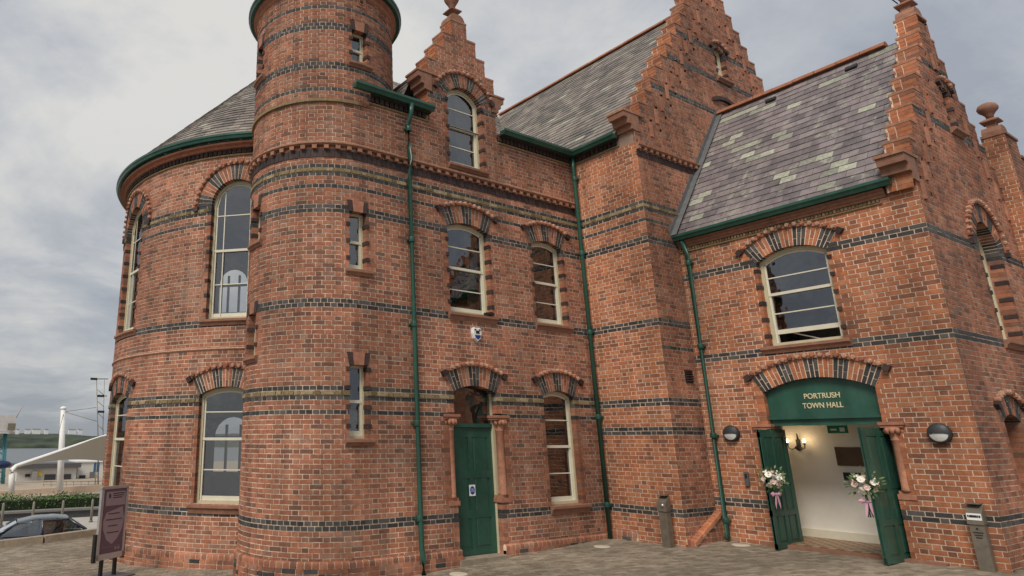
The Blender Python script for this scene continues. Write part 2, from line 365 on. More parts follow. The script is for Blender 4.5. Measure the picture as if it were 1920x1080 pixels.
def arch_ring(surf, h, name, parent, n=None, hood=True, group=3, depth=.19, first_black=True, proud=.006, mats=None, ring=None):
    """radial voussoirs in alternating black and red groups, with a hood of round brick ends"""
    mats = mats or [m_red, m_black, m_mortar, m_red_lit, m_dark]
    o, u, nn = surf.frame(h.c)
    ring = ring or h.ring-.02
    def P(t, r, d):
        a = h.c+r*math.sin(t); z = h.zc+r*math.cos(t)
        return surf.p(a, z, d)
    mb = MB(); Rm = h.R+ring/2
    if n is None:
        ng = max(3, int(round(2*h.al*Rm/(0.083*group)))); ng += (ng+1) % 2; n = ng*group
    rg = random.Random(int(h.c*1000))
    for i in range(2*n):
        t0 = -h.al+h.al*i/n; t1 = -h.al+h.al*(i+1)/n
        mb.face([P(t0, h.R, -.001), P(t1, h.R, -.001), P(t1, h.R+ring, -.001), P(t0, h.R+ring, -.001)], 2)
        mb.face([P(t0, h.R+.004, -depth), P(t1, h.R+.004, -depth), P(t1, h.R+.004, -.001), P(t0, h.R+.004, -.001)], 2)
    for i in range(n):
        t0 = -h.al+2*h.al*i/n; t1 = -h.al+2*h.al*(i+1)/n
        g = i//group; blk = (g % 2 == 0) == first_black
        sp = [0.36, 0.66][i % 2]
        for r0, r1 in ((h.R, h.R+ring*sp), (h.R+ring*sp, h.R+ring)):
            g0 = .0085/((r0+r1)/2); d = proud+rg.uniform(-.002, .003)
            a = r0+(.007 if r0 > h.R else 0); b = r1-.007
            q0, q1 = t0+g0, t1-g0
            pts = [P(q0, a, d), P(q1, a, d), P(q1, b, d), P(q0, b, d), P(q0, a, -depth), P(q1, a, -depth), P(q1, b, -depth), P(q0, b, -depth)]
            mb.hexa(pts, 1 if blk else (3 if mats[0] is m_red_lit else 0))
    ob = mb.build(name, mats, parent, 'stuff')
    if hood:
        hb = MB(); Ro = h.R+ring; k = max(5, int(round(2*h.al*Ro/.125)))
        m = 2*k
        for i in range(m):
            t0 = -h.al+h.al*i/k; t1 = -h.al+h.al*(i+1)/k
            pts = [P(t0, Ro, .03), P(t1, Ro, .03), P(t1, Ro+.055, .03), P(t0, Ro+.055, .03), P(t0, Ro, -.02), P(t1, Ro, -.02), P(t1, Ro+.055, -.02), P(t0, Ro+.055, -.02)]
            hb.hexa(pts, 0)
        for i in range(k):
            tc_ = -h.al+2*h.al*(i+.5)/k; hw = .040/Ro
            ends = []
            for d in (-.01, .062, .078):
                sh = 1.0 if d < .07 else .6
                ends.append([P(tc_+hw*sh*math.cos(q*math.pi/3), Ro+.045+.046*sh*math.sin(q*math.pi/3), d) for q in range(6)])
            hb.sweep(ends, 1 if i % 3 else 0, smooth=False)
        for sgn in (-1, 1):
            t = sgn*(h.al+.055/Ro)
            cpt = [P(t+sx*.05/Ro, Ro+.02+sz*.055, d) for d in (.07, -.01) for sx, sz in ((-1, -1), (1, -1), (1, 1), (-1, 1))]
            hb.hexa(cpt, 2)
        ho = hb.build('hood_mould', [m_red, m_palebrick, m_dark], parent, 'stuff')
    return ob
def jamb_stops(surf, h, parent, z0=None, z1=None, sides=(-1, 1), pitch=4):
    """dark glazed stop bricks in the window jambs, every fourth course"""
    mb = MB(); z = (z0 if z0 is not None else h.z0)+C*2
    z1 = z1 or h.zs
    while z < z1-.02:
        for s in sides:
            e_ = h.a0 if s < 0 else h.a1
            a0, a1 = e_-s*.020, e_+s*.055
            lo, hi = min(a0, a1), max(a0, a1)
            pts = [surf.p(lo, z+.004, .024), surf.p(hi, z+.004, .024), surf.p(hi, z+C-.006, .024), surf.p(lo, z+C-.006, .024),
                   surf.p(lo, z+.004, -.17), surf.p(hi, z+.004, -.17), surf.p(hi, z+C-.006, -.17), surf.p(lo, z+C-.006, -.17)]
            mb.hexa(pts, 0)
        z += C*pitch
    if mb.f: mb.build('jamb_stop', m_dark, parent, 'stuff')
def sill(surf, a0, a1, ztop, parent, h=.16, out=.085, name='sill'):
    mb = MB(); n = 5 if surf.cyl else 1
    prof = [(-.2, 0.0), (out*.6, -.012), (out, -.022), (out, -.07), (out*.55, -.10), (out*.3, -h), (-.05, -h)]
    rings = []
    for i in range(n+1):
        a = a0+(a1-a0)*i/n
        rings.append([surf.p(a, ztop+dz, d) for d, dz in prof])
    mb.sweep(rings, 0, smooth=False); return mb.build(name, m_stone, parent)
def straight_moulding(surf, a0, a1, prof, parent, name, mat, n=None):
    mb = MB(); n = n or (max(2, int((a1-a0)/.12)) if surf.cyl else 1)
    rings = [[surf.p(a0+(a1-a0)*i/n, z, d) for d, z in prof] for i in range(n+1)]
    mb.sweep(rings, 0, smooth=False); return mb.build(name, mat, parent)
def teeth(surf, a0, a1, z0, z1, d0, d1, pitch, w, parent, name, mat, mi=0):
    mb = MB(); a = a0   # many small teeth: one part
    while a+w <= a1:
        pts = [surf.p(a, z0, d1), surf.p(a+w, z0, d1), surf.p(a+w, z1, d1), surf.p(a, z1, d1), surf.p(a, z0, d0), surf.p(a+w, z0, d0), surf.p(a+w, z1, d0), surf.p(a, z1, d0)]
        mb.hexa(pts, mi); a += pitch
    return mb.build(name, mat, parent, 'stuff')

HALL = thing('town_hall', 'red brick town hall with round stair tower, stepped gables and slate roofs', 'building')
HALL.location = (0, 0, 0)
def part(name): o = bpy.data.objects.new(name, None); COL.objects.link(o); o.parent = HALL; return o

# ------------------------------------------------------------------ windows
def window(surf, h, inset=.12, fw=.065, rails=(.25, .5, .75), verts=(), room=1.1, curtain=None, cream=None, raised=0.0, through=None, zbot=None, room_mat=None, thick=.045):
    """sash window in hole h: frame with curved head, sashes, panes and the room behind it"""
    cream = cream or m_cream
    o, u, n = surf.frame(h.c); o = Vector((o.x, o.y, 0))
    w_ = h.h
    z0 = zbot if zbot is not None else h.z0
    def P(a, z, d): q = o+u*a+n*d; return Vector((q.x, q.y, z))
    win = part('window')
    def top(a, off=0.0, hh=w_):
        if h.rise <= 0: return h.zs-off
        r = h.R-off; s_ = min(abs(a), r*.9999); return h.zc+math.sqrt(r*r-s_*s_)
    K = 14 if h.rise > 0 else 1
    def outline(off, zb):
        hh = w_-off
        pts = [(-hh, zb), (hh, zb)]
        for i in range(K+1):
            a = hh-2*hh*i/K
            zz = top(a*w_/hh if False else a, off)
            pts.append((a, zz))
        return pts
    # outer box frame
    mb = MB()
    A = outline(-.01, z0-.01); B = outline(fw, z0+fw*.9)
    m = len(A)
    for i in range(m):
        j = (i+1) % m
        mb.face([P(*A[i], -inset), P(*A[j], -inset), P(*B[j], -inset), P(*B[i], -inset)])
        mb.face([P(*B[i], -inset), P(*B[j], -inset), P(*B[j], -inset-.10), P(*B[i], -inset-.10)])
        mb.face([P(*A[j], -inset), P(*A[i], -inset), P(*A[i], -inset-.10), P(*A[j], -inset-.10)])
    mb.build('frame', cream, win)
    zb = z0+fw*.9; zt = h.zs+h.rise-fw
    H_ = zt-zb; hw = w_-fw
    mid = zb+H_*rails[len(rails)//2] if rails else None
    # sash stiles and rails
    sb = MB()
    def hbar(z, t, d0, d1, half=None):
        hf = half or hw
        if h.rise > 0 and z > h.zs-.02:
            lim = h.R-fw; dzz = z-h.zc
            hf = min(hf, math.sqrt(max(.0001, lim*lim-dzz*dzz)))
        pts = [P(-hf, z-t, d0), P(hf, z-t, d0), P(hf, z+t, d0), P(-hf, z+t, d0), P(-hf, z-t, d1), P(hf, z-t, d1), P(hf, z+t, d1), P(-hf, z+t, d1)]
        sb.hexa(pts, 0, True)
    d_up, d_lo = -inset-.03, -inset-.06
    for i, rr in enumerate(rails):
        z = zb+H_*rr
        if i == len(rails)//2 and len(rails) % 2: hbar(z, .027, d_up+.012, d_lo-.03)
        else: hbar(z, .011, (d_up if rr > .5 else d_lo)+.004, (d_up if rr > .5 else d_lo)-.02)
    hbar(zb+.04+raised, .042, d_lo+.012, d_lo-.03)
    for s_ in (-1, 1):
        a0 = s_*hw; a1 = s_*(hw-.038); lo, hi = min(a0, a1), max(a0, a1)
        zz = min(top(hi, fw), top(lo, fw))
        pts = [P(lo, zb, d_up), P(hi, zb, d_up), P(hi, zz, d_up), P(lo, zz, d_up), P(lo, zb, d_lo-.03), P(hi, zb, d_lo-.03), P(hi, zz, d_lo-.03), P(lo, zz, d_lo-.03)]
        sb.hexa(pts, 0, True)
    for vv in verts:
        a = -hw+2*hw*vv; zz = top(a, fw)
        pts = [P(a-.011, zb, d_up), P(a+.011, zb, d_up), P(a+.011, zz, d_up), P(a-.011, zz, d_up), P(a-.011, zb, d_lo-.02), P(a+.011, zb, d_lo-.02), P(a+.011, zz, d_lo-.02), P(a-.011, zz, d_lo-.02)]
        sb.hexa(pts, 0, True)
    if h.rise > 0:
        Bo = outline(fw-.002, zb); Bi = outline(fw+.036, zb)
        for i in range(2, len(Bo)-1):
            mb2 = sb; mb2.face([P(*Bo[i], d_up), P(*Bo[i+1], d_up), P(*Bi[i+1], d_up), P(*Bi[i], d_up)])
    sb.build('glazing_bar', m_cream2, win)
    # panes between the rails
    lv = [zb+raised]+[zb+H_*rr for rr in rails]+[zt]
    for i in range(len(lv)-1):
        za, zc_ = lv[i], lv[i+1]; g = MB()
        d = (d_lo if i < len(lv)/2-.5 else d_up)-.008
        pts = [(-hw, za), (hw, za)]
        if i == len(lv)-2 and h.rise > 0:
            for q in range(K+1):
                a = hw-2*hw*q/K; pts.append((a, max(za+.01, top(a, fw))))
        else: pts += [(hw, zc_), (-hw, zc_)]
        g.face([P(a, z, d) for a, z in pts]); g.build('pane', m_glass, win)
    # room behind
    if room:
        rb = MB(); hr = w_+.25; zlo = z0-.3; zhi = h.zs+h.rise+.25; d0 = -.215; d1 = -.2-room
        if through and len(through) == 4 and isinstance(through[0], tuple):
            q_ = []
            for uu, vv in through:
                r_ = ray(uu, vv); den = r_.dot(n); t_ = ((o-CAM).dot(n)+d1)/den; X_ = CAM+r_*t_; q_.append(((X_-o).dot(u), X_.z))
            through = (q_[0][0], q_[1][0], q_[2][1], q_[3][1]); zhi = max(zhi, through[3]+.4); zlo = min(zlo, through[2]-.3)
        if not through: rb.face([P(-hr, zlo, d1), P(hr, zlo, d1), P(hr, zhi, d1), P(-hr, zhi, d1)])
        else:
            ta0, ta1, tz0, tz1 = through; mm = (ta0+ta1)/2; rr_ = (ta1-ta0)/2
            arc = [(mm+rr_*math.cos(q*math.pi/10), tz1-rr_+rr_*math.sin(q*math.pi/10)) for q in range(11)]
            hr = max(hr, abs(ta0)+.4, abs(ta1)+.4)
            poly_r = [(hr, zlo), (hr, zhi), (mm, zhi)]+list(reversed(arc[:6]))+[(ta1, tz0), (mm, tz0), (mm, zlo)]
            poly_l = [(mm, zlo), (mm, tz0), (ta0, tz0)]+list(reversed(arc[5:]))+[(mm, zhi), (-hr, zhi), (-hr, zlo)]
            rb.face([P(a, z, d1) for a, z in poly_r]); rb.face([P(a, z, d1) for a, z in poly_l])
            bars = MB()
            for q in (.33, .72):
                a = ta0+(ta1-ta0)*q; bars.box(P(a, (tz0+tz1)/2-.1, d1+.02), (.03, .03, (tz1-tz0)/2-.1), 0, (u, n, Z))
            for q in (.0, .62):
                bars.box(P(mm, tz0+.02+(tz1-tz0)*q, d1+.02), (rr_, .03, .03), 0, (u, n, Z))
            bars.build('far_glazing_bar', m_iron, win)
        hn_ = w_+.12; zl_, zh_ = z0-.1, h.zs+h.rise+.12
        for s_ in (-1, 1): rb.face([P(s_*hn_, zl_, d0), P(s_*hr, zlo, d1), P(s_*hr, zhi, d1), P(s_*hn_, zh_, d0)])
        rb.face([P(-hn_, zl_, d0), P(hn_, zl_, d0), P(hr, zlo, d1), P(-hr, zlo, d1)])
        rb.face([P(-hn_, zh_, d0), P(hn_, zh_, d0), P(hr, zhi, d1), P(-hr, zhi, d1)])
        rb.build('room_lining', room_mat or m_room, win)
    if curtain:
        cb = MB()
        for a0, a1 in curtain:
            k = max(4, int((a1-a0)*w_*2/.05))
            xs = [-w_+2*w_*(a0+(a1-a0)*i/k) for i in range(k+1)]
            for i in range(k):
                da = -.26-.03*(i % 2); db = -.26-.03*((i+1) % 2)
                cb.face([P(xs[i], z0, da), P(xs[i+1], z0, db), P(xs[i+1], zt+.05, db), P(xs[i], zt+.05, da)])
        cb.build('curtain', m_curtain, win)
    return win

# ================================================================== GROUND (structure)
def gz(x, y): return .046*(x-7.3)-.0133*(y-9.8)
def struct(o): o['kind'] = 'structure'; return o
gb = MB()
gx = [-14, -6, 0, 3, 6, 9, 12, 15, 18, 24, 40]; gy = [-30, -12, -4, 0, 4, 8, 12, 16, 20.4]
for i in range(len(gx)-1):
    for j in range(len(gy)-1):
        gb.face([(gx[i], gy[j], gz(gx[i], gy[j])-.014), (gx[i+1], gy[j], gz(gx[i+1], gy[j])-.014), (gx[i+1], gy[j+1], gz(gx[i+1], gy[j+1])-.014), (gx[i], gy[j+1], gz(gx[i], gy[j+1])-.014)])
PAVE = struct(gb.build('pavement', m_sand))
# block pavers laid diagonally to the main wall, in rows; nearest ones are parts, the rest one part
pv = MB(); singles_p = []
pu = Vector((math.cos(R(-24)), math.sin(R(-24)), 0)); pw_ = Vector((-pu.y, pu.x, 0))
PL, PW_ = .205, .105
def inside_building(x, y):
    if y > MAIN_Y-.02 and x > 6.3 : return True
    if x > WING_X-.02 and y > WING_Y-.02: return True
    if x > PORCH_X-.02 and y > PORCH_Y-.02 and not (x < 14.0 and 5.0 < y < 6.85): return True
    if math.hypot(x-6.4, y-11.296) < 1.5: return True
    if math.hypot(x-8.3, y-16.2) < 4.6: return True
    return False
for i in range(-150, 190):
    for j in range(-150, 230):
        c = pu*(i*PL+(j % 2)*PL/2)+pw_*(j*PW_)
        if c.y > 20.2 or c.x < -3: continue
        d = Vector((c.x, c.y, gz(c.x, c.y)))-CAM; zz = d.dot(FWD)
        if zz < 4: continue
        px = CX+FPX*d.dot(RGT)/zz; py = CY-FPX*d.dot(UPV)/zz
        if px < -500 or px > 2500 or py > 1600 or py < 955: continue
        if inside_building(c.x, c.y): continue
        a = pu*(PL/2-.003); b = pw_*(PW_/2-.003); dz = rnd.uniform(-.0025, .0025)
        q = lambda v, h: Vector((v.x, v.y, gz(v.x, v.y)+h+dz))
        if 1000 < py < 1084 and -10 < px < 1930: singles_p.append((zz, c.copy(), dz)); 
        else: pv.hexa([q(c-a-b, 0), q(c+a-b, 0), q(c+a+b, 0), q(c-a+b, 0), q(c-a-b, -.02), q(c+a-b, -.02), q(c+a+b, -.02), q(c-a+b, -.02)])
singles_p.sort(key=lambda t: t[0])
for zz, c, dz in singles_p[300:]:
    a = pu*(PL/2-.003); b = pw_*(PW_/2-.003)
    q = lambda v, h: Vector((v.x, v.y, gz(v.x, v.y)+h+dz))
    pv.hexa([q(c-a-b, 0), q(c+a-b, 0), q(c+a+b, 0), q(c-a+b, 0), q(c-a-b, -.02), q(c+a-b, -.02), q(c+a+b, -.02), q(c-a+b, -.02)])
pv.build('paver', m_paver, PAVE, 'stuff')
pm = MB(); a = pu*(PL/2-.003); b = pw_*(PW_/2-.003)
sl_ = lambda v, h: Vector((v.x, v.y, .046*v.x-.0133*v.y+h))
pm.hexa([sl_(-a-b, 0), sl_(a-b, 0), sl_(a+b, 0), sl_(-a+b, 0), sl_(-a-b, -.02), sl_(a-b, -.02), sl_(a+b, -.02), sl_(-a+b, -.02)])
pobj = pm.build('paver', m_pavero, PAVE); pmesh = pobj.data
for i, (zz, c, dz) in enumerate(singles_p[:300]):
    o = pobj if i == 0 else meshobj('paver', pmesh, PAVE)
    o.location = (c.x, c.y, gz(c.x, c.y)+dz)

# ================================================================== MAIN WALL
TX, TY, TR = 6.4, 11.296, 1.5
mainS = Blend(TX, TY, TR)
BA = lambda d: TX-R(270-d)*TR             # bearing on the tower to wall coordinate
tow = Cyl(TX, TY, TR); TA = lambda d: R(d)*TR
MW = part('wall')
TOP_MAIN = 8.45
GC = 9.05
dormer_steps = [(8.45, 9.42, .97), (9.42, 9.80, .97), (9.80, 10.19, .97), (10.19, 10.60, .72), (10.60, 11.0, .47), (11.0, 11.41, .22)]
def main_iv(z):
    if z < 8.46: return [(BA(148), WING_X)]
    if z < 8.72: return [(6.4, WING_X)]
    for a, b, hw in dormer_steps:
        if a <= z < b: return [(GC-hw, GC+hw)]
    return []
hU1 = Hole(8.44, 9.56, zk(58), 6.43, .13, .40)
hU2 = Hole(10.86, 11.83, zk(58), 6.43, .12, .40)
hDoor = Hole(8.42, 9.53, -.3, 3.10, .13, .40, extra=(1.08, 2.68, 8.27, 9.68))
hL2 = Hole(10.855, 11.81, .943, 3.10, .12, .40)
hDor = Hole(8.60, 9.58, 7.86, 9.46, .29, .34)
holes_t = []
def th(a0, a1, z0, z1, ring=.22):
    f = BA if z0 < 8.9 else TA
    h = Hole(f(a0), f(a1), z0, z1+ring); h.lz = z1; h.ring2 = ring; h.surf = mainS if z0 < 8.9 else tow
    holes_t.append(h); return h
tslits = [th(258.8, 273.0, 5.22, 6.32), th(258.8, 273.0, 2.24, 3.48), th(261.2, 275.2, 9.49, 10.22), th(171.5, 186.3, 5.90, 6.62), th(171.5, 185.6, 3.70, 4.50), th(169.0, 181.5, 9.50, 10.28)]
holes_main = [hU1, hU2, hDoor, hL2, hDor]+[h for h in holes_t if h.surf is mainS]
BK = {12, 11, 34, 37, 39, 57, 58, 79, 80, 85, 88, 90}
def cls_main(k):
    if k in (38, 89): return 2
    if k in BK or k in (116, 117): return 1
    return 0
LIM = {k: .018 for k in (38, 89)}
brickwork(mainS, -3, 105, main_iv, holes_main, cls_main, MW, seed=1, bands_out=LIM, headers={50}, curved_headers={k for k in BK if k not in (79, 80)})
flatS = Plane((0, MAIN_Y, 0), (1, 0, 0), (0, -1, 0))
brickwork(flatS, 106, 142, main_iv, [hDor], cls_main, MW, seed=1)
for h in (hU1, hU2, hL2, hDoor, hDor): arch_ring(mainS, h, 'arch', MW)
for h, pt in ((hU1, 4), (hU2, 4), (hDor, 4)): jamb_stops(mainS, h, MW)
for h in (hU1, hU2): sill(mainS, h.a0-.06, h.a1+.10, zk(58)+.005, MW)
sill(mainS, hL2.a0-.03, hL2.a1+.16, .95, MW, h=.17)
sill(mainS, hDor.a0-.05, hDor.a1+.08, 7.865, MW, h=.13)
window(mainS, hU1, curtain=[(.62, .97)])
window(mainS, hU2, curtain=[(.05, .97)])
window(mainS, hL2)
window(mainS, hDor, curtain=[(.45, .97)], room_mat=m_plaster)
# dentil cornice below the attic storey: dark soldier band, teeth, moulding
def cornice(surf, a0, a1, parent, z=7.40):
    teeth(surf, a0, a1, z-.03, z+.118, -.02, .014, .112, .104, parent, 'soldier_brick', m_dark)
    teeth(surf, a0, a1, z+.125, z+.20, -.01, .075, .215, .085, parent, 'dentil', m_cope)
    straight_moulding(surf, a0, a1, [(-.02, z+.20), (.06, z+.20), (.095, z+.225), (.095, z+.245), (.04, z+.285), (-.02, z+.29)], parent, 'string_course', m_cope)
cornice(mainS, BA(150), WING_X-.01, MW)
# plinth
def plinth(surf, a0, a1, ztop, zbot, parent, out=.06, cl=0):
    n = max(1, int((a1-a0)/.1167)); mb = MB(); w = (a1-a0)/n
    for i in range(n):
        x0 = a0+i*w+.007; x1 = a0+(i+1)*w-.007
        prof = [(-.01, ztop), (out*.55, ztop-.006), (out*.92, ztop-.028), (out, ztop-.06), (out, ztop-.105), (-.01, ztop-.105)]
        mb.sweep([[surf.p(x, z, d) for d, z in prof] for x in (x0, x1)], 0, smooth=False)
    mb.build('bullnose_brick', m_red, parent, 'stuff')
    straight_moulding(surf, a0+.004, a1-.004, [(-.01, ztop-.006), (out*.5, ztop-.012), (out*.86, ztop-.033), (out-.006, ztop-.06), (out-.006, ztop-.112), (-.01, ztop-.112)], parent, 'bullnose_mortar', m_mortar)
    nb = max(1, int(math.ceil((a1-a0)/.3))) if surf.cyl else 1
    mo = MB()
    for i in range(nb):
        x0 = a0+(a1-a0)*i/nb; x1 = a0+(a1-a0)*(i+1)/nb
        mo.face([surf.p(x0, zbot, out-.008), surf.p(x1, zbot, out-.008), surf.p(x1, ztop-.02, out-.01), surf.p(x0, ztop-.02, out-.01)])
    for x in (a0, a1): mo.face([surf.p(x, zbot, -.02), surf.p(x, zbot, out-.008), surf.p(x, ztop-.03, out-.01), surf.p(x, ztop-.03, -.02)])
    mo.build('plinth_mortar', m_mortar, parent)
    rg = random.Random(3); br = MB(); z1 = ztop-.112; k = 0
    while z1 > zbot:
        z0 = z1-C+J; x = a0-(k % 2)*.12; i = k
        while x < a1:
            w = ST if i % 2 == 0 else HD; q0 = max(a0-.004, x); q1 = min(a1+.004, x+w); x += w+J; i += 1
            if q1-q0 < .03: continue
            d = out+rg.uniform(-.002, .002)
            br.hexa([surf.p(q0, z0, d), surf.p(q1, z0, d), surf.p(q1, z1, d), surf.p(q0, z1, d), surf.p(q0, z0, -.02), surf.p(q1, z0, -.02), surf.p(q1, z1, -.02), surf.p(q0, z1, -.02)], 1 if rg.random() < .07 else 0)
        z1 -= C; k += 1
    br.build('plinth_brickwork', [m_red, m_black], parent, 'stuff')
plinth(mainS, BA(150), 8.44, .33, -.3, MW)
plinth(mainS, 9.50, WING_X, .33, -.1, MW)

# dormer gable: steps, kneelers, finial, window
GT = .37
def gable_steps(name_part, centre, yfront, steps, thick=GT, cope=.05, left_cls=4, right=True, seed=5, coping_mat=None):
    """left and right return faces and copings of a stepped gable; steps = [(z0, z1, halfwidth)]"""
    cb = MB(); sm_ = MB()
    for i, (z0, z1, hw) in enumerate(steps):
        nxt = steps[i+1][2] if i+1 < len(steps) else 0.0
        for s in (-1, 1):
            x = centre+s*hw
            sm_.face([(x+.0*s, yfront, z0), (x, yfront+thick, z0), (x, yfront+thick, z1), (x, yfront, z1)])
            if nxt < hw-.01:
                xo = centre+s*(hw+.014); xi = centre+s*(nxt-.0)
                lo, hi = min(xo, xi), max(xo, xi)
                cb = MB(); cb.bb(lo, hi, yfront-.012, yfront+thick+.01, z1+.001, z1+cope); cb.build('coping_stone', coping_mat or m_cope, name_part)
        sm_.face([(centre-hw, yfront+thick, z0), (centre-hw, yfront+thick, z1), (centre+hw, yfront+thick, z1), (centre+hw, yfront+thick, z0)])
    sm_.build('gable_return', m_mortar, name_part)
    lb = MB(); rg = random.Random(seed)
    for i, (z0, z1, hw) in enumerate(steps):
        for s in (-1, 1):
            x = centre+s*hw; z = z0; k = i
            while z < z1-.02:
                zz = min(z1, z+C); ya = yfront-.004; j = k
                yy = yfront-(k % 2)*.12
                while yy < yfront+thick:
                    w = ST if j % 2 == 0 else HD
                    q0 = max(ya, yy); q1 = min(yfront+thick, yy+w); yy += w+J; j += 1
                    if q1-q0 < .02: continue
                    d = .008+rg.uniform(-.002, .002)
                    xs = x+s*d; xb = x-s*.02
                    lb.hexa([(xs, q1, z+.005), (xs, q0, z+.005), (xs, q0, zz-.005), (xs, q1, zz-.005), (xb, q1, z+.005), (xb, q0, z+.005), (xb, q0, zz-.005), (xb, q1, zz-.005)], 0)
                z += C; k += 1
    lb.build('return_brickwork', [m_red_lit], name_part, 'stuff')  # step returns take the brick tone with sunlight painted in
DG = part('gable')
gable_steps(DG, GC, MAIN_Y, [(8.72, 9.80, .97), (9.80, 10.19, .97), (10.19, 10.60, .72), (10.60, 11.0, .47), (11.0, 11.41, .22)])
def kneeler(x0, x1, y0, y1, z0, z1, s, parent):
    """corbelled terracotta kneeler stepping out on side s"""
    mb = MB()
    n = 3
    prof = [(0, z0), (.33, z0+.02), (.36, z0+(z1-z0)*.33), (.62, z0+(z1-z0)*.36), (.66, z0+(z1-z0)*.66), (.95, z0+(z1-z0)*.70), (1.0, z1), (-.35, z1), (-.35, z0)]
    w = x1-x0
    xa = x1 if s < 0 else x0
    rings = [[(xa+s*w*t, y, z) for t, z in prof] for y in (y0, y1)]
    mb.sweep(rings, 0, smooth=False); return mb.build('kneeler', m_stone, parent)
kneeler(GC-1.25, GC-.97, MAIN_Y-.025, MAIN_Y+GT, 9.40, 9.80, -1, DG)
kneeler(GC+.97, GC+1.25, MAIN_Y-.025, MAIN_Y+GT, 9.40, 9.80, 1, DG)
for s in (-1, 1):
    cbx = MB(); lo, hi = sorted((GC+s*.72, GC+s*1.27)); cbx.bb(lo, hi, MAIN_Y-.04, MAIN_Y+GT+.02, 9.805, 9.85); cbx.build('coping_stone', m_cope, DG)
def finial(c, parent, s=1.0, ball=False):
    mb = MB(); x, y, z = c
    # rounded cap block
    prof = [(-.22, 0), (-.215, .08), (-.17, .17), (-.1, .215), (.1, .215), (.17, .17), (.215, .08), (.22, 0)]
    mb.sweep([[(x+a*s, y+yy, z+b*s) for a, b in prof] for yy in (-.16*s, .16*s)], 0, smooth=False)
    mb.box((x, y, z+.25*s), (.08*s, .08*s, .05*s))
    sq = [(.07, .28), (.10, .31), (.185, .345), (.185, .37), (.08, .43)]
    mb.lathe((x, y, z), [(r*s*1.2, q*s) for r, q in sq], 4)
    pr = [(.06, .42), (.075, .5), (.10, .56), (.17, .68), (.185, .78), (.15, .88), (.07, .93)] if not ball else [(.055, .42), (.07, .50), (.11, .56), (.165, .62), (.18, .68), (.155, .75), (.09, .79), (.03, .81)]
    mb.lathe((x, y, z), [(r*s, q*s) for r, q in pr], 12)
    return mb.build('finial', m_stone, parent)
finial((GC, MAIN_Y+GT/2, 11.44), DG)
# low slated roof behind the dormer, flat lead roof behind the gutter
RF0 = part('roof')
fb = MB(); fb.face([(6.2, MAIN_Y+.1, 8.80), (12.6, MAIN_Y+.1, 8.80), (12.6, 12.0, 8.95), (6.2, 12.0, 8.95)])
fb.face([(7.9, MAIN_Y+GT, 9.78), (10.0, MAIN_Y+GT, 9.78), (10.0, 13.2, 9.78), (7.9, 13.2, 9.78)])
fb.face([(10.0, MAIN_Y+GT, 8.8), (10.0, 13.2, 8.8), (10.0, 13.2, 9.78), (10.0, MAIN_Y+GT, 9.78)])
fb.bb(7.86, 7.93, MAIN_Y+GT, 13.2, 9.76, 9.82)
fb.build('lead_flat', m_lead, RF0)

# ================================================================== slates
def slate_plane(o, u, v, n, rows, row_h, wid, lim, parent, mats, mossf=None, seed=1, singles=None, thick=.012):
    """slates in staggered courses; lim(row v) -> (u0, u1)"""
    o, u, v, n = Vector(o), Vector(u).normalized(), Vector(v).normalized(), Vector(n).normalized()
    rg = random.Random(seed); mb = MB(); bm_ = MB()
    cand = []
    us = []
    for r in range(rows):
        v0 = r*row_h; a, b = lim(v0+row_h*.5)
        if b-a < .05: continue
        bm_.face([o+u*a+v*v0-n*.004, o+u*b+v*v0-n*.004, o+u*b+v*(v0+row_h)-n*.004, o+u*a+v*(v0+row_h)-n*.004])
        x = math.floor(a/wid)*wid-(r % 2)*wid/2; run = 0
        while x < b:
            q0 = max(a, x+.003); q1 = min(b, x+wid-.003); xm = x+wid/2; x += wid
            if q1-q0 < .03: continue
            t = thick+rg.uniform(-.002, .004); lap = row_h*1.25
            dv = rg.uniform(-.006, .006)
            va, vb = v0+dv, v0+lap
            A = [o+u*q0+v*va+n*(t+.008), o+u*q1+v*va+n*(t+.008+rg.uniform(-.001, .002)), o+u*q1+v*vb+n*.003, o+u*q0+v*vb+n*.003]
            Bk = [p-n*t for p in A]
            if run > 0: mi = 1; run -= 1
            elif mossf and rg.random() < mossf(xm, v0): mi = 1; run = rg.choice((0, 0, 0, 1, 1))
            else: mi = 0
            cand.append((A, Bk, mi, abs(q1-q0-wid+.006) < 1e-6))
    if singles is not None:
        for A, Bk, mi, full in cand: singles.append((A, Bk, mi))
    else:
        for A, Bk, mi, full in cand: mb.add(A+Bk, [(0, 1, 2, 3), (1, 0, 4, 5), (2, 1, 5, 6), (0, 3, 7, 4)], mi)
        mb.build('slate', mats, parent, 'stuff')
    bm_.build('roof_underlay', m_slate, parent)
# dormer cheek and hall slope
ch = RF0
cl_o = Vector((7.45, 13.2, 8.80)); cl_v = Vector((.45, 0, .98)).normalized()
slate_plane(cl_o, (0, -1, 0), cl_v, (-.98, 0, .45), 7, .155, .25, lambda v: (0, 13.2-MAIN_Y-GT), ch, [m_slate2, m_moss], seed=3)
hv = Vector((0, 4.8, 5.25)).normalized(); hn = Vector((0, -5.25, 4.8)).normalized()
slate_plane((8.3, 11.4, 8.75), (1, 0, 0), hv, hn, 36, .197, .29, lambda v: (-.6, 8.4), ch, [m_slate2, m_moss], seed=4)
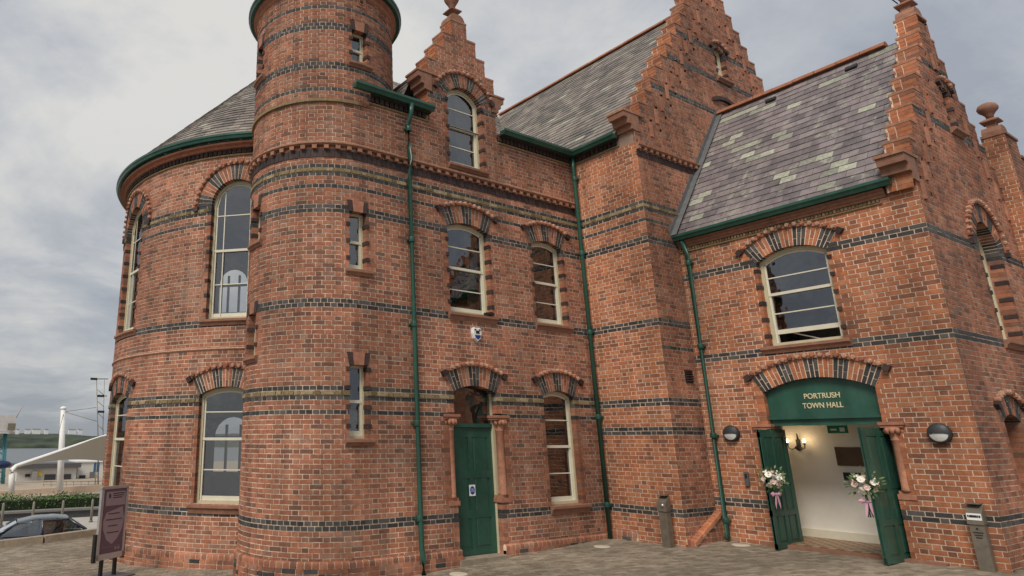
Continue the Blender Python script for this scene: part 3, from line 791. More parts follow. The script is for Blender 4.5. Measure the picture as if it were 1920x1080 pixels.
# wing roof
WC, WRZ = 16.72, 13.98
wv = Vector((WC-12.33, 0, WRZ-8.90)).normalized(); wn = Vector((-(WRZ-8.90), 0, WC-12.33)).normalized()
wl = math.hypot(WC-12.33, WRZ-8.90)
RW = part('roof')
slate_plane((12.33, 16.4, 8.90), (0, -1, 0), wv, wn, int(wl/.19), .19, .28, lambda v: (0, 16.4-WING_Y-.36), RW, [m_slate2, m_moss], mossf=lambda a, v: .02, seed=5)
ob = MB(); ob.face([(WC, 8.4, WRZ), (WC, 16.4, WRZ), (2*WC-12.33, 16.4, 8.9), (2*WC-12.33, 8.4, 8.9)]); ob.face([(8.3, 16.2, 14.0), (16.7, 16.2, 14.0), (16.7, 21, 8.75), (8.3, 21, 8.75)])
ob.build('far_slope', m_slate2, RW)
def ridge(p0, p1, parent, seg=.45, w=.13, h=.075):
    p0, p1 = Vector(p0), Vector(p1); L = (p1-p0).length; d = (p1-p0).normalized(); sde = d.cross(Z).normalized(); n = int(L/seg)
    prof = [(-1, -.55), (-.75, .45), (-.3, .95), (.3, .95), (.75, .45), (1, -.55)]
    mb = MB(); x = seg/2
    mb.sweep([[d*t+sde*(a*w)+Z*(b*h) for a, b in prof] for t in (-seg/2+.006, seg/2-.006)], 0, smooth=False)
    first = None
    for i in range(n):
        if first is None: first = mb.build('ridge_tile', m_ridge, parent); o = first
        else: o = meshobj('ridge_tile', first.data, parent)
        o.location = p0+d*(seg*(i+.5))+Z*rnd.uniform(-.006, .006)
ridge((WC, WING_Y+.37, WRZ+.03), (WC, 16.3, WRZ+.03), RW)
ridge((13.0, 16.2, 14.0), (16.6, 16.2, 14.0), RF0)
# porch roof
PC, PRZ, PEX, PEZ = 16.2, 10.26, 13.40, 6.50
pvv = Vector((PC-PEX, 0, PRZ-PEZ)).normalized(); pn = Vector((-(PRZ-PEZ), 0, PC-PEX)).normalized(); pl_ = math.hypot(PC-PEX, PRZ-PEZ)
RP = part('roof'); sing = []
slate_plane((PEX, WING_Y, PEZ), (0, -1, 0), pvv, pn, int(pl_/.198), .2, .30, lambda v: (0.02, WING_Y-PORCH_Y-.36), RP, [m_slate, m_moss], mossf=lambda a, v: (.13 if v > .6 else .04)*(1.0+.9*math.sin(a*2.3+v*1.7)), seed=12, singles=sing)
rest = MB(); rg = random.Random(4)
idx_s = list(range(len(sing))); keep = set(sorted(idx_s)[:300])
for i, (A, Bk, mi) in enumerate(sing):
    fs = [(0, 1, 2, 3), (1, 0, 4, 5), (2, 1, 5, 6), (0, 3, 7, 4)]
    if i in keep:
        m1 = MB(); c = sum(A, Vector())/4; m1.add([p-c for p in A+Bk], fs, 0)
        o = m1.build('slate', m_mosso if mi else m_slateo, RP); o.location = c
    else: rest.add(A+Bk, fs, mi)
if rest.f: rest.build('slate', [m_slate, m_moss], RP, 'stuff')
ob = MB(); ob.face([(PC, PORCH_Y+.1, PRZ), (PC, WING_Y, PRZ), (2*PC-PEX, WING_Y, PEZ), (2*PC-PEX, PORCH_Y+.1, PEZ)]); ob.build('far_slope', m_slate, RP)
ridge((PC, WING_Y-.02, PRZ+.035), (PC, PORCH_Y+.34, PRZ+.035), RP)
for yy in (6.69, 5.04):
    vb = MB(); c = Vector((PEX, yy, PEZ))+pvv*(pl_-.38)+pn*.04
    vb.box(c, (.11, .055, .03), 0, (Vector((0, 1, 0)), pvv, pn)); vb.build('roof_vent', m_iron, RP)
# lead flashing up the wing wall
fl = MB()
d0 = Vector((PEX-.05, WING_Y-.012, PEZ+.02)); d1 = Vector((PC, WING_Y-.012, PRZ+.05))
nn_ = int(pl_/.35)
for i in range(nn_):
    a = d0.lerp(d1, i/nn_); b = d0.lerp(d1, (i+1)/nn_)
    fl.hexa([a+Vector((-.0, 0, -.02)), b+Vector((0, 0, -.02)), b+Vector((-.04, 0, .13)), a+Vector((-.04, 0, .13)), a+Vector((0, .03, -.02)), b+Vector((0, .03, -.02)), b+Vector((-.04, .03, .13)), a+Vector((-.04, .03, .13))], 0)
    fl.face([a+Vector((0, 0, .03)), b+Vector((0, 0, .03)), b+Vector((0, -.13, .03))+pn*.0, a+Vector((0, -.13, .03))])
fl.build('flashing', m_lead, RP)

# ================================================================== TOWER
TW = part('tower_wall')
def tow_iv(z):
    if z < 8.45: return []
    return [(TA(96), TA(456))]
def cls_tow(k):
    if k in (38, 89): return 2
    if k in BK or k in (110, 116, 117, 127, 128, 133): return 1
    return 0
def hdr(k): return k in BK and k not in (79, 80)
brickwork(tow, 106, 139, tow_iv, [h for h in holes_t if h.surf is tow], cls_tow, TW, seed=2, headers={k for k in BK if k not in (79, 80)} | {50, 110, 116, 117, 127, 128}, bands_out={38: .018, 89: .018, 107: .03})
for h in tslits:
    lz, rg_ = h.lz, h.ring2; tw_ = h.surf
    mb = MB(); c, hh = h.c, h.h
    def blk(a0, a1, b0, b1, mi, pr=.014):     # bottom a0..a1, top b0..b1
        mb.hexa([tw_.p(a0, lz, pr), tw_.p(a1, lz, pr), tw_.p(b1, lz+rg_, pr), tw_.p(b0, lz+rg_, pr), tw_.p(a0, lz, -.19), tw_.p(a1, lz, -.19), tw_.p(b1, lz+rg_, -.19), tw_.p(b0, lz+rg_, -.19)], mi)
    g = .006
    blk(c-hh, c-hh*.55, c-hh*1.22, c-hh*.68, 1); blk(c-hh*.55+g, c+hh*.55-g, c-hh*.68+g, c+hh*.68-g, 0, .02); blk(c+hh*.55, c+hh, c+hh*.68, c+hh*1.22, 1)
    mb.build('keystone', [m_terra, m_dark], TW)
    jamb_stops(tw_, h, TW, z1=lz)
    sill(tw_, h.a0-.07, h.a1+.10, h.z0+.004, TW, h=.13, out=.075)
    hw_ = Hole(h.a0, h.a1, h.z0, lz)
    window(tw_, hw_, inset=.13, fw=.045, rails=(.5,), room=.5)
# little lip where the attic storey of the tower steps in
straight_moulding(tow, TA(150), TA(266), [(-.02, zk(106)), (.045, zk(106)), (.05, zk(106)+.05), (-.02, zk(106)+.09)], TW, 'string_course', m_gold)
# terracotta vent blocks with a black disc painted for the shade in the round hole
for az in (269.7, 168.5):
    mb = MB(); a = TA(az)
    mb.hexa([tow.p(a-.11, 10.80, .02), tow.p(a+.11, 10.80, .02), tow.p(a+.11, 11.02, .02), tow.p(a-.11, 11.02, .02), tow.p(a-.11, 10.80, -.02), tow.p(a+.11, 10.80, -.02), tow.p(a+.11, 11.02, -.02), tow.p(a-.11, 11.02, -.02)], 0)
    rr = [[tow.p(a+r_*math.cos(q*math.pi/5), 10.91+r_*math.sin(q*math.pi/5), d) for q in range(10)] for r_, d in ((.062, .021), (.07, .032), (.05, .034), (.045, .024))]
    mb.sweep(rr, 0, smooth=False, caps=False); mb.face([tow.p(a+.046*math.cos(q*math.pi/5), 10.91+.046*math.sin(q*math.pi/5), .0245) for q in range(10)], 1)
    mb.build('vent_block', [m_terra, m_iron], TW)
# eaves, gutter and cone of the tower
def ring_prof(cx, cy, prof, a0, a1, n, parent, name, mat, smooth=True):
    mb = MB(); rings = []
    for i in range(n+1):
        t = a0+(a1-a0)*i/n; rings.append([(cx+r*math.cos(t), cy+r*math.sin(t), z) for r, z in prof])
    mb.sweep(rings, 0, smooth=False, caps=False); return mb.build(name, mat, parent)
ring_prof(TX, TY, [(1.48, 11.02), (1.53, 11.06), (1.53, 11.12), (1.60, 11.16), (1.60, 11.20), (1.48, 11.22)], 0, 2*math.pi, 64, TW, 'corbel_course', m_terra)
GUT = lambda r, z: [(r-.14, z-.0), (r-.14, z-.11), (r-.04, z-.12), (r-.02, z-.07), (r, z-.05), (r, z), (r-.02, z+.005), (r-.03, z-.03), (r-.12, z-.03)]
TRF = part('roof')
ring_prof(TX, TY, GUT(1.72, 11.30), 0, 2*math.pi, 64, TRF, 'gutter', m_green)
ring_prof(TX, TY, [(1.48, 11.2), (1.60, 11.19), (1.62, 11.2), (1.0, 11.23)], 0, 2*math.pi, 48, TRF, 'soffit_board', m_greenp)
mb = MB()
for r_ in range(14):
    z0 = 11.27+r_*.22; rr0 = 1.66*(1-r_/15); rr1 = 1.66*(1-(r_+1.2)/15); nq = max(6, int(2*math.pi*rr0/.25))
    for q in range(nq):
        t0 = 2*math.pi*(q+.5*(r_ % 2))/nq; t1 = t0+2*math.pi/nq*.97
        A = [Vector((TX+rr*math.cos(t), TY+rr*math.sin(t), zz)) for rr, t, zz in ((rr0+.02, t0, z0), (rr0+.02, t1, z0), (rr1, t1, z0+.264), (rr1, t0, z0+.264))]
        mb.face(A)
mb.build('slate', m_slate2, TRF, 'stuff')

# ================================================================== ROTUNDA
RX, RY, RR = 8.3, 16.2, 4.68
rot = Cyl(RX, RY, RR); RA = lambda d: R(d)*RR
RW_ = part('wall')
holes_r = []; upper = []; lower = []
for c_ in (226.0, 183.6, 141.2):
    h = Hole(RA(c_-7.0), RA(c_+7.0), 4.665, 7.215, .571, .38); upper.append(h); holes_r.append(h)
    h = Hole(RA(c_-7.4), RA(c_+7.4), 1.0, 3.10, .16, .40); lower.append(h); holes_r.append(h)
def cls_rot(k):
    if k in (38, 89): return 2
    if k in BK and k not in (79, 80): return 1
    return 0
brickwork(rot, -4, 106, lambda z: [(RA(128), RA(262))] if z < 8.56 else [], holes_r, cls_rot, RW_, seed=3, bands_out={38: .02, 89: .02, 50: .0}, headers={50})
for h in upper+lower: arch_ring(rot, h, 'arch', RW_)
for h in upper: jamb_stops(rot, h, RW_)
for h in upper: sill(rot, h.a0-.10, h.a1+.14, 4.672, RW_, h=.15)
for h in lower: sill(rot, h.a0-.10, h.a1+.14, 1.008, RW_, h=.18)
for i, h in enumerate(upper): window(rot, h, inset=.14, fw=.07, rails=(.24, .49, .76), verts=(.20, .80), room=6.0 if i == 0 else 1.0, through=((411, 560), (463, 560), (437, 589), (437, 506)) if i == 0 else None)
for i, h in enumerate(lower): window(rot, h, inset=.14, fw=.07, rails=(.27, .55, .80), room=4.5 if i == 0 else 1.2, through=((402, 840), (470, 840), (430, 888), (430, 782)) if i == 0 else None)
straight_moulding(rot, RA(128), RA(262), [(-.02, zk(50)), (.02, zk(50)+.004), (.036, zk(50)+.025), (.02, zk(50)+.05), (-.02, zk(50)+.055)], RW_, 'string_course', m_palebrick)
plinth(rot, RA(150), RA(262), .12, -.5, RW_, out=.05)
straight_moulding(rot, RA(128), RA(262), [(-.02, 8.34), (.03, 8.345), (.04, 8.375), (-.02, 8.39)], RW_, 'string_course', m_gold)
teeth(rot, RA(128), RA(262), 8.40, 8.50, -.02, .05, .118, .085, RW_, 'dentil', m_dark)
ring_prof(RX, RY, [(4.66, 8.50), (4.78, 8.505), (4.80, 8.55), (4.90, 8.56), (4.90, 8.60), (4.6, 8.62)], R(128), R(262), 90, RW_, 'corbel_course', m_terra)
RRF = part('roof')
ring_prof(RX, RY, GUT(5.02, 8.76), R(120), R(270), 110, RRF, 'gutter', m_green)
ring_prof(RX, RY, [(4.62, 8.61), (4.90, 8.615), (4.90, 8.63), (4.62, 8.64)], R(120), R(270), 90, RRF, 'soffit_board', m_greenp)
mb = MB(); rg = random.Random(9); CAPZ = 14.0
rows = 38
for r_ in range(rows):
    f0 = r_/rows; f1 = (r_+1.25)/rows; z0 = 8.74+(CAPZ-8.74)*f0; z1 = 8.74+(CAPZ-8.74)*min(1, f1); r0 = 4.97*(1-f0); r1 = 4.97*(1-min(1, f1))
    nq = max(4, int(R(190)*r0/.28)); da = R(190)/nq
    for q in range(nq):
        t0 = R(95)+da*(q+.5*(r_ % 2)); t1 = t0+da*.975; l_ = .014+rg.uniform(0, .008)
        A = [Vector((RX+rr*math.cos(t), RY+rr*math.sin(t), zz)) for rr, t, zz in ((r0+l_, t0, z0+l_), (r0+l_, t1, z0+l_), (r1, t1, z1), (r1, t0, z1))]
        B = [Vector((RX+r0*math.cos(t), RY+r0*math.sin(t), z0-.002)) for t in (t0, t1)]
        mb.add(A+B, [(0, 1, 2, 3), (0, 4, 5, 1)], 1 if rg.random() < .03 else 0)
mb.build('slate', [m_slate2, m_moss], RRF, 'stuff')

# ================================================================== WING WALLS
wingS = Plane((WING_X, MAIN_Y, 0), (0, -1, 0), (-1, 0, 0))     # s = MAIN_Y - y
WW = part('wall')
def cls_wing(k):
    if k == 89: return 2
    if k in (12, 11, 38, 37, 31, 30, 57, 58, 79, 80, 85, 88, 90): return 1
    return 0
brickwork(wingS, -2, 107, lambda z: [(0, MAIN_Y-WING_Y+.007)] if z < 8.62 else [], (), lambda k: {0: 4}.get(cls_wing(k), cls_wing(k)), WW, seed=4, bands_out={89: .018})  # sun-facing side: plain red swapped for the painted lit tone
plinth(wingS, 0, .72, .42, 0, WW, out=.03)
frontS = Plane((0, WING_Y, 0), (1, 0, 0), (0, -1, 0))
WF = part('wall')
STEP = .404; DXS = .285
wsteps = [(8.9, 9.67-.0, 3.89+.0)]
for n_ in range(0, 14):
    hw = 3.89-DXS*n_
    if hw <= .1: break
    wsteps.append((9.67+STEP*(n_-1) if n_ else 9.27, 9.67+STEP*n_, hw))
wsteps[0] = (8.6, 9.27, 4.217)
def front_iv(z):
    if z < 8.6: return [(WING_X, 19.4)]
    for a, b, hw in wsteps:
        if a <= z < b: return [(WC-hw, WC+hw)]
    return []
hSl = Hole(16.52, 16.98, 11.46, 12.30, .10, .16)
dots = []
class Dot:
    def __init__(s, c, z, w=.11): s.c, s.z, s.w = c, z, w
    def span(s, z): return (s.c-s.w/2, s.c+s.w/2) if abs(z-s.z) < C*.5 else None
strips = []
for n_ in range(0, 13):
    hw = 3.89-DXS*n_; z = 9.67+STEP*n_
    for s in (-1, 1):
        x1_ = WC+s*(hw-.38); z1_ = z-.30; x2_ = WC+s*(hw-.72); z2_ = z-.52
        kk = lambda q: round((q-.935)/C+12)*C-12*C+.935-C/2
        if abs(x1_-WC) > .25: dots.append(Dot(x1_, kk(z1_), .12))
        if abs(x2_-WC) > .2: dots.append(Dot(x2_, kk(z2_), .11))
        if abs(x2_-WC) > .2: strips.append((x1_+s*.06-.05, kk(z1_)-.42, kk(z1_)-.05))
def cls_front(k):
    z = zk(k)-C/2
    if k in (12, 11, 38, 37, 31, 30, 57, 58, 51, 79, 80, 85, 88, 90, 128, 129, 141, 142, 152, 153): return 1
    if k == 89: return 2
    return 0
brickwork(frontS, -2, 186, front_iv, [hSl]+dots, cls_front, WF, seed=5, bands_out={89: .018}, depth=.12)
sb_ = MB()
for x, za, zb in strips: sb_.bb(x, x+.10, WING_Y-.034, WING_Y+.02, za, zb)
sb_.build('gable_rib', m_terra, WF, 'stuff')
arch_ring(frontS, hSl, 'arch', WF, group=1, hood=True)
jamb_stops(frontS, hSl, WF, pitch=3); sill(frontS, 16.42, 17.12, 11.465, WF, h=.13, out=.10)
window(frontS, hSl, inset=.1, fw=.05, rails=(.5,), room=.4)
# blind brick arch just above the porch ridge
hBl = Hole(16.0, 17.2, 10.0, 10.62, .12, .20)
mbk = MB()
for i in range(17):
    t = -.45+.9*i/16
    x = 16.6+1.25*math.sin(t); z = 9.55+1.25*math.cos(t)
    mbk.box((x, WING_Y-.03, z), (.028, .04, .05), 0)
mbk.build('hood_mould', m_dark, WF, 'stuff')
cornice(frontS, WING_X, 15.0, WF, z=8.30)
plinth(frontS, WING_X, 12.62, .42, 0, WF, out=.02)
gable_steps(WF, WC, WING_Y, wsteps[0:1] and [(8.9, 9.27, 4.0)]+wsteps[1:], seed=6)
kneeler(12.16, WING_X+.05, WING_Y-.03, WING_Y+GT, 8.88, 9.27, -1, WF)
kb = MB(); kb.bb(12.14, 12.86, WING_Y-.045, WING_Y+GT+.02, 9.275, 9.33); kb.build('coping_stone', m_cope, WF)
# raking bull-nosed capping against the wing wall
rk = MB()
pa, pb = Vector((12.60, WING_Y, .33)), Vector((13.60, WING_Y, .83)); nr = 11
for i in range(nr):
    a = pa.lerp(pb, (i+.09)/nr); b = pa.lerp(pb, (i+.91)/nr)
    prof = [(0, -.08), (-.10, -.08), (-.13, -.04), (-.12, .01), (-.07, .035), (0, .035)]
    rk_ = MB(); rk_.sweep([[p+Vector((0, y, z)) for y, z in prof] for p in (a, b)], 0, smooth=False); rk_.build('bullnose_brick', m_redo, WF)
rk.face([pa+Vector((0, -.085, -.06)), pb+Vector((0, -.085, -.06)), pb+Vector((0, -.085, -.75)), pa+Vector((0, -.085, -.4))], 1)
rk.face([pa+Vector((0, -.118, -.07)), pb+Vector((0, -.118, -.07)), pb+Vector((0, -.10, .022)), pa+Vector((0, -.10, .022))], 1)
for k in range(7):
    z0_ = .24+.0808*k; x = 12.62+max(0, z0_+.15-.33)*2.0-(k % 2)*.08; i = k
    while x < 13.58:
        w = ST if i % 2 else HD; q1 = min(x+w, 13.6)
        if q1-x > .03: rk.hexa([(x, WING_Y-.092, z0_), (q1, WING_Y-.092, z0_), (q1, WING_Y-.092, z0_+.066), (x, WING_Y-.092, z0_+.066), (x, WING_Y-.07, z0_), (q1, WING_Y-.07, z0_), (q1, WING_Y-.07, z0_+.066), (x, WING_Y-.07, z0_+.066)], 0)
        x += w+J; i += 1
rk.build('raking_base', [m_red, m_mortar], WF, 'stuff')

# ================================================================== PORCH
porchS = Plane((PORCH_X, WING_Y, 0), (0, -1, 0), (-1, 0, 0))    # s = WING_Y - y
PS = lambda y: WING_Y-y
PCK = .0802
def zp(k): return 1.123+k*PCK
PWL = part('wall')
hPW = Hole(PS(6.53), PS(5.27), 3.95, 5.60, .20, .38)
hPD = Hole(PS(6.80), PS(4.97), -.2, 3.08, .23, .37, extra=(1.30, 2.50, PS(6.96), PS(4.80)))
def cls_porch(k): return 1 if k in (0, -1, 35, 34, 57, 56) else 4  # plain courses use the brick tone with sunlight painted in
brickwork(porchS, -14, 65, lambda z: [(0, WING_Y-PORCH_Y+.007)] if z < 6.30 else ([(WING_Y-PORCH_Y-.36, WING_Y-PORCH_Y+.007)] if z < 6.5 else []), [hPW, hPD], cls_porch, PWL, zf=zp, ck=PCK, seed=6,
          single=lambda a, z: PS(4.86) < a < PS(3.84) and .55 < z < 3.75)
SING_MESH = {}
groups = {}
rest = MB()
for i, (pts, cl, par) in enumerate(SINGLES):
    if i < 300:
        c = sum(pts[:4], Vector())/4; m1 = MB(); m1.hexa([p-c for p in pts], 0)
        o = m1.build('brick', m_blacko if cl == 1 else m_redo, par); o.location = c
    else: rest.hexa(pts, cl)
if rest.f: rest.build('brickwork', [m_red, m_black, m_gold, m_dark, m_red_lit, m_terra], PWL, 'stuff')
for h in (hPW, hPD): arch_ring(porchS, h, 'arch', PWL, mats=[m_red_lit, m_black, m_mortar, m_red_lit, m_dark])
jamb_stops(porchS, hPW, PWL)
sill(porchS, hPW.a0-.14, hPW.a1+.10, 3.955, PWL, h=.15)
pw = window(porchS, hPW, inset=.12, fw=.07, rails=(.33, .55, .74), raised=.17, room=1.6)
st_ = MB(); st_.tube([(PORCH_X+.25, 6.35, 4.25), (PORCH_X+.3, 5.75, 4.02)], .014, 6); st_.build('sash_prop', m_cream2, pw)
# eaves of the porch: gold dentil course, dark red mouldings
straight_moulding(porchS, 0.02, PS(4.30), [(-.02, 6.17), (.03, 6.175), (.035, 6.20), (-.02, 6.21)], PWL, 'string_course', m_gold)
teeth(porchS, 0.02, PS(4.30), 6.215, 6.265, -.02, .03, .06, .035, PWL, 'dentil', m_gold)
straight_moulding(porchS, 0.02, PS(4.22), [(-.02, 6.27), (.05, 6.275), (.06, 6.31), (.09, 6.33), (.09, 6.37), (.13, 6.385), (.13, 6.42), (-.02, 6.43)], PWL, 'eaves_moulding', m_stone)
# gable wall of the porch
gabS = Plane((0, PORCH_Y, 0), (1, 0, 0), (0, -1, 0))
PG = part('wall')
GX = 16.2
gsteps = [(6.45, 6.86, 2.75)]
for n_ in range(0, 12):
    hw = 2.70-.29*n_
    if n_ > 8: break
    gsteps.append((6.86+.405*(n_-1) if n_ else 6.5, 6.86+.405*n_, hw))
gsteps = [(6.3, 6.86, 2.70)]+[s for s in gsteps[2:]]+[(10.10, 10.56, .25)]
def gab_iv(z):
    if z < 6.3: return [(PORCH_X, 18.4)]
    for a, b, hw in gsteps:
        if a <= z < b: return [(max(GX-hw, PORCH_X if z < 6.5 else 0), min(18.4, GX+hw))]
    return []
hGW = Hole(15.97, 17.05, 3.92, 5.70, .50, .38)
hGL = Hole(14.90, 15.70, 1.35, 2.50, .12, .34)
hGS = Hole(16.2, 16.6, 8.08, 8.95, .08, .16)
gd = []
gstrips = []
for n_ in range(0, 9):
    hw = 2.70-.29*n_; z = 6.86+.405*n_
    for s in (-1, 1):
        x1_ = GX+s*(hw-.40); x2_ = GX+s*(hw-.72)
        kk = lambda q: zp(round((q-1.123)/PCK))-PCK/2
        if abs(x1_-GX) > .25: gd.append(Dot(x1_, kk(z-.3), .12))
        if abs(x2_-GX) > .25: gd.append(Dot(x2_, kk(z-.5), .11)); gstrips.append((x1_+s*.06-.05, kk(z-.3)-.40, kk(z-.3)-.05))
brickwork(gabS, -14, 116, gab_iv, [hGW, hGL, hGS]+gd, lambda k: 1 if k in (0, -1, 35, 34, 57, 56, 86, 87, 103, 104) else 0, PG, zf=zp, ck=PCK, seed=7, depth=.3)
sb_ = MB()
for x, za, zb in gstrips: sb_.bb(x, x+.10, PORCH_Y-.034, PORCH_Y+.02, za, zb)
sb_.build('gable_rib', m_terra, PG, 'stuff')
for h in (hGW, hGL): arch_ring(gabS, h, 'arch', PG, depth=.3)
arch_ring(gabS, hGS, 'arch', PG, group=1)
for h in (hGW, hGS): jamb_stops(gabS, h, PG)
sill(gabS, hGW.a0-.06, hGW.a1+.1, 3.925, PG, h=.16, out=.1); sill(gabS, hGS.a0-.1, hGS.a1+.1, 8.08, PG, h=.13, out=.11); sill(gabS, hGL.a0-.06, hGL.a1+.1, 1.355, PG, h=.16)
window(gabS, hGW, inset=.2, rails=(.25, .5, .75)); window(gabS, hGL, inset=.2); window(gabS, hGS, inset=.1, fw=.05, rails=(.5,), room=.4)
gable_steps(PG, GX, PORCH_Y, gsteps, seed=8)
kneeler(13.28, 13.62, PORCH_Y-.03, PORCH_Y+GT, 6.42, 6.86, -1, PG)
kb = MB(); kb.bb(13.25, 13.85, PORCH_Y-.045, PORCH_Y+GT+.02, 6.865, 6.92); kb.build('coping_stone', m_cope, PG)
# rounded cap blocks and finial at the top of the porch gable
finial((GX, PORCH_Y+GT/2, gsteps[-1][1]+.05), PG)
wire = MB(); ft = Vector((GX, PORCH_Y+GT/2, gsteps[-1][1]+.5)); wire.tube([ft+Vector((-.05, .1, 0)), ft+Vector((-.25, .2, .2)), ft+Vector((-.5, .3, .55))], .012, 5); wire.build('cable', m_iron, PG)
# next gable to the right, standing a little forward, with ball finial
G2Y = PORCH_Y-.27; g2 = Plane((0, G2Y, 0), (1, 0, 0), (0, -1, 0)); PG2 = part('wall')
def g2_iv(z):
    if z < 8.45: 
        s_ = 18.40; r_ = 18.86+max(0, (8.45-z))*.73
        n_ = math.floor(max(0, (8.45-z))/.41)+1
        return [(18.40, min(20.36, 18.86+.30*n_))]
    return []
brickwork(g2, -14, 91, g2_iv, (), lambda k: 1 if k in (0, -1, 35, 34, 57, 56) else 0, PG2, zf=zp, ck=PCK, seed=9)
ret = Plane((18.40, PORCH_Y+.1, 0), (0, -1, 0), (-1, 0, 0))
brickwork(ret, -14, 91, lambda z: [(0, PORCH_Y+.1-G2Y+.007)] if z < 8.45 else [], (), lambda k: 4, PG2, zf=zp, ck=PCK, seed=10)  # sun-facing return in the painted lit brick tone
for n_ in range(0, 5):
    cb = MB(); cb.bb(18.86+.30*n_-.02, 18.86+.30*(n_+1)+.03, G2Y-.03, PORCH_Y+.1, 8.45-.41*n_+.0-.41*1+.41, 8.45-.41*n_+.055) if n_ else cb.bb(18.38, 19.19, G2Y-.03, PORCH_Y+.1, 8.42, 8.475)
    cb.build('coping_stone', m_stone, PG2)
finial((18.66, PORCH_Y-.08, 8.475), PG2, s=1.0, ball=True)

# ================================================================== gutters and downpipes
GP = [(0, -.11), (.11, -.13), (.135, -.08), (.16, -.05), (.16, 0), (.135, .004), (.125, -.02), (0, -.02)]
def gutter(p0, p1, outn, parent=None):
    p0, p1, outn = Vector(p0), Vector(p1), Vector(outn); mb = MB()
    mb.sweep([[p+outn*d+Z*z for d, z in GP] for p in (p0, p1)], 0, smooth=False)
    return mb.build('gutter', m_green, parent or HALL)
def eaves(surf, a0, a1, z, parent):
    """corbelled dark dentils and gold course below a gutter"""
    straight_moulding(surf, a0, a1, [(-.02, z-.26), (.028, z-.255), (.035, z-.225), (-.02, z-.215)], parent, 'string_course', m_gold)
    teeth(surf, a0, a1, z-.21, z-.10, -.02, .055, .118, .085, parent, 'dentil', m_dark)
    straight_moulding(surf, a0, a1, [(-.02, z-.10), (.10, z-.098), (.11, z-.05), (-.02, z-.04)], parent, 'corbel_course', m_dark)
GZM = 8.93
gutter((6.12, MAIN_Y-.10, GZM), (8.06, MAIN_Y-.10, GZM), (0, -1, 0)); gutter((10.04, MAIN_Y-.10, GZM), (WING_X-.10, MAIN_Y-.10, GZM), (0, -1, 0))
eaves(mainS, 6.57, 8.06, GZM-.03, MW); eaves(mainS, 10.04, WING_X-.02, GZM-.03, MW)
up = MB(); up.bb(6.57, 8.06, MAIN_Y-.002, MAIN_Y+.12, 8.70, 8.92); up.bb(10.04, WING_X, MAIN_Y-.002, MAIN_Y+.12, 8.70, 8.92); up.build('wall_head', m_mortar_dark, MW)
gutter((WING_X-.10, MAIN_Y-.10, GZM), (WING_X-.10, 8.42, GZM), (-1, 0, 0)); eaves(wingS, 0.02, MAIN_Y-8.45, GZM-.03, WW)
up = MB(); up.bb(WING_X-.002, WING_X+.12, WING_Y+.03, MAIN_Y, 8.60, 8.92); up.build('wall_head', m_mortar_dark, WW)
gutter((PORCH_X-.09, WING_Y-.02, 6.55), (PORCH_X-.09, 4.07, 6.55), (-1, 0, 0))
up = MB(); up.bb(PORCH_X-.002, PORCH_X+.1, 4.17, WING_Y-.01, 6.28, 6.5); up.build('wall_head', m_mortar_dark, PWL)
def downpipe(pts, joints, side):
    mb = MB(); mb.tube(pts, .047, 10)
    for z, p in joints:
        mb.lathe((p[0], p[1], z), [(.058, -.05), (.06, -.045), (.06, .045), (.058, .05)], 10)
        mb.box((p[0]+side[0]*.05, p[1]+side[1]*.05, z), (.07 if side[1] else .045, .045 if side[1] else .07, .018))
    return mb.build('downpipe', m_green, HALL)
y_ = MAIN_Y-.085
downpipe([(7.47, y_-.12, 8.82), (7.47, y_-.10, 8.62), (7.47, y_, 8.42), (7.47, y_, 7.85), (7.44, y_-.07, 7.62), (7.44, y_-.07, 7.36), (7.46, y_, 7.15), (7.48, y_, 4.2), (7.48, y_-.02, .45), (7.48, y_-.06, .25), (7.48, y_-.06, .0)],
         [(z, (7.47, y_)) for z in (8.3, 5.95, 4.3, 2.5, .9)], (0, 1))
xx = WING_X-.10; yy = MAIN_Y-.12
downpipe([(xx-.02, yy-.02, 8.80), (xx, yy, 8.5), (xx, yy, .22)], [(z, (xx, yy)) for z in (8.25, 6.4, 4.55, 2.7, .9)], (1, 0))
xx = PORCH_X-.09; yy = WING_Y-.22
downpipe([(xx-.05, yy+.06, 6.44), (xx, yy, 6.05), (xx, yy, .48), (xx-.06, yy, .36)], [(z, (xx, yy)) for z in (5.9, 4.1, 2.3, .7)], (1, 0))
# louvred vent in the wing front
vt = MB(); vt.bb(13.18, 13.42, WING_Y-.02, WING_Y+.02, 3.35, 3.62, 0)
for i in range(5): vt.box((13.30, WING_Y-.035, 3.385+.05*i), (.115, .016, .008), 1, (Vector((1, 0, 0)), Vector((0, .8, -.6)), Vector((0, .6, .8))))
vt.build('air_vent', [m_iron, m_dark], WF)

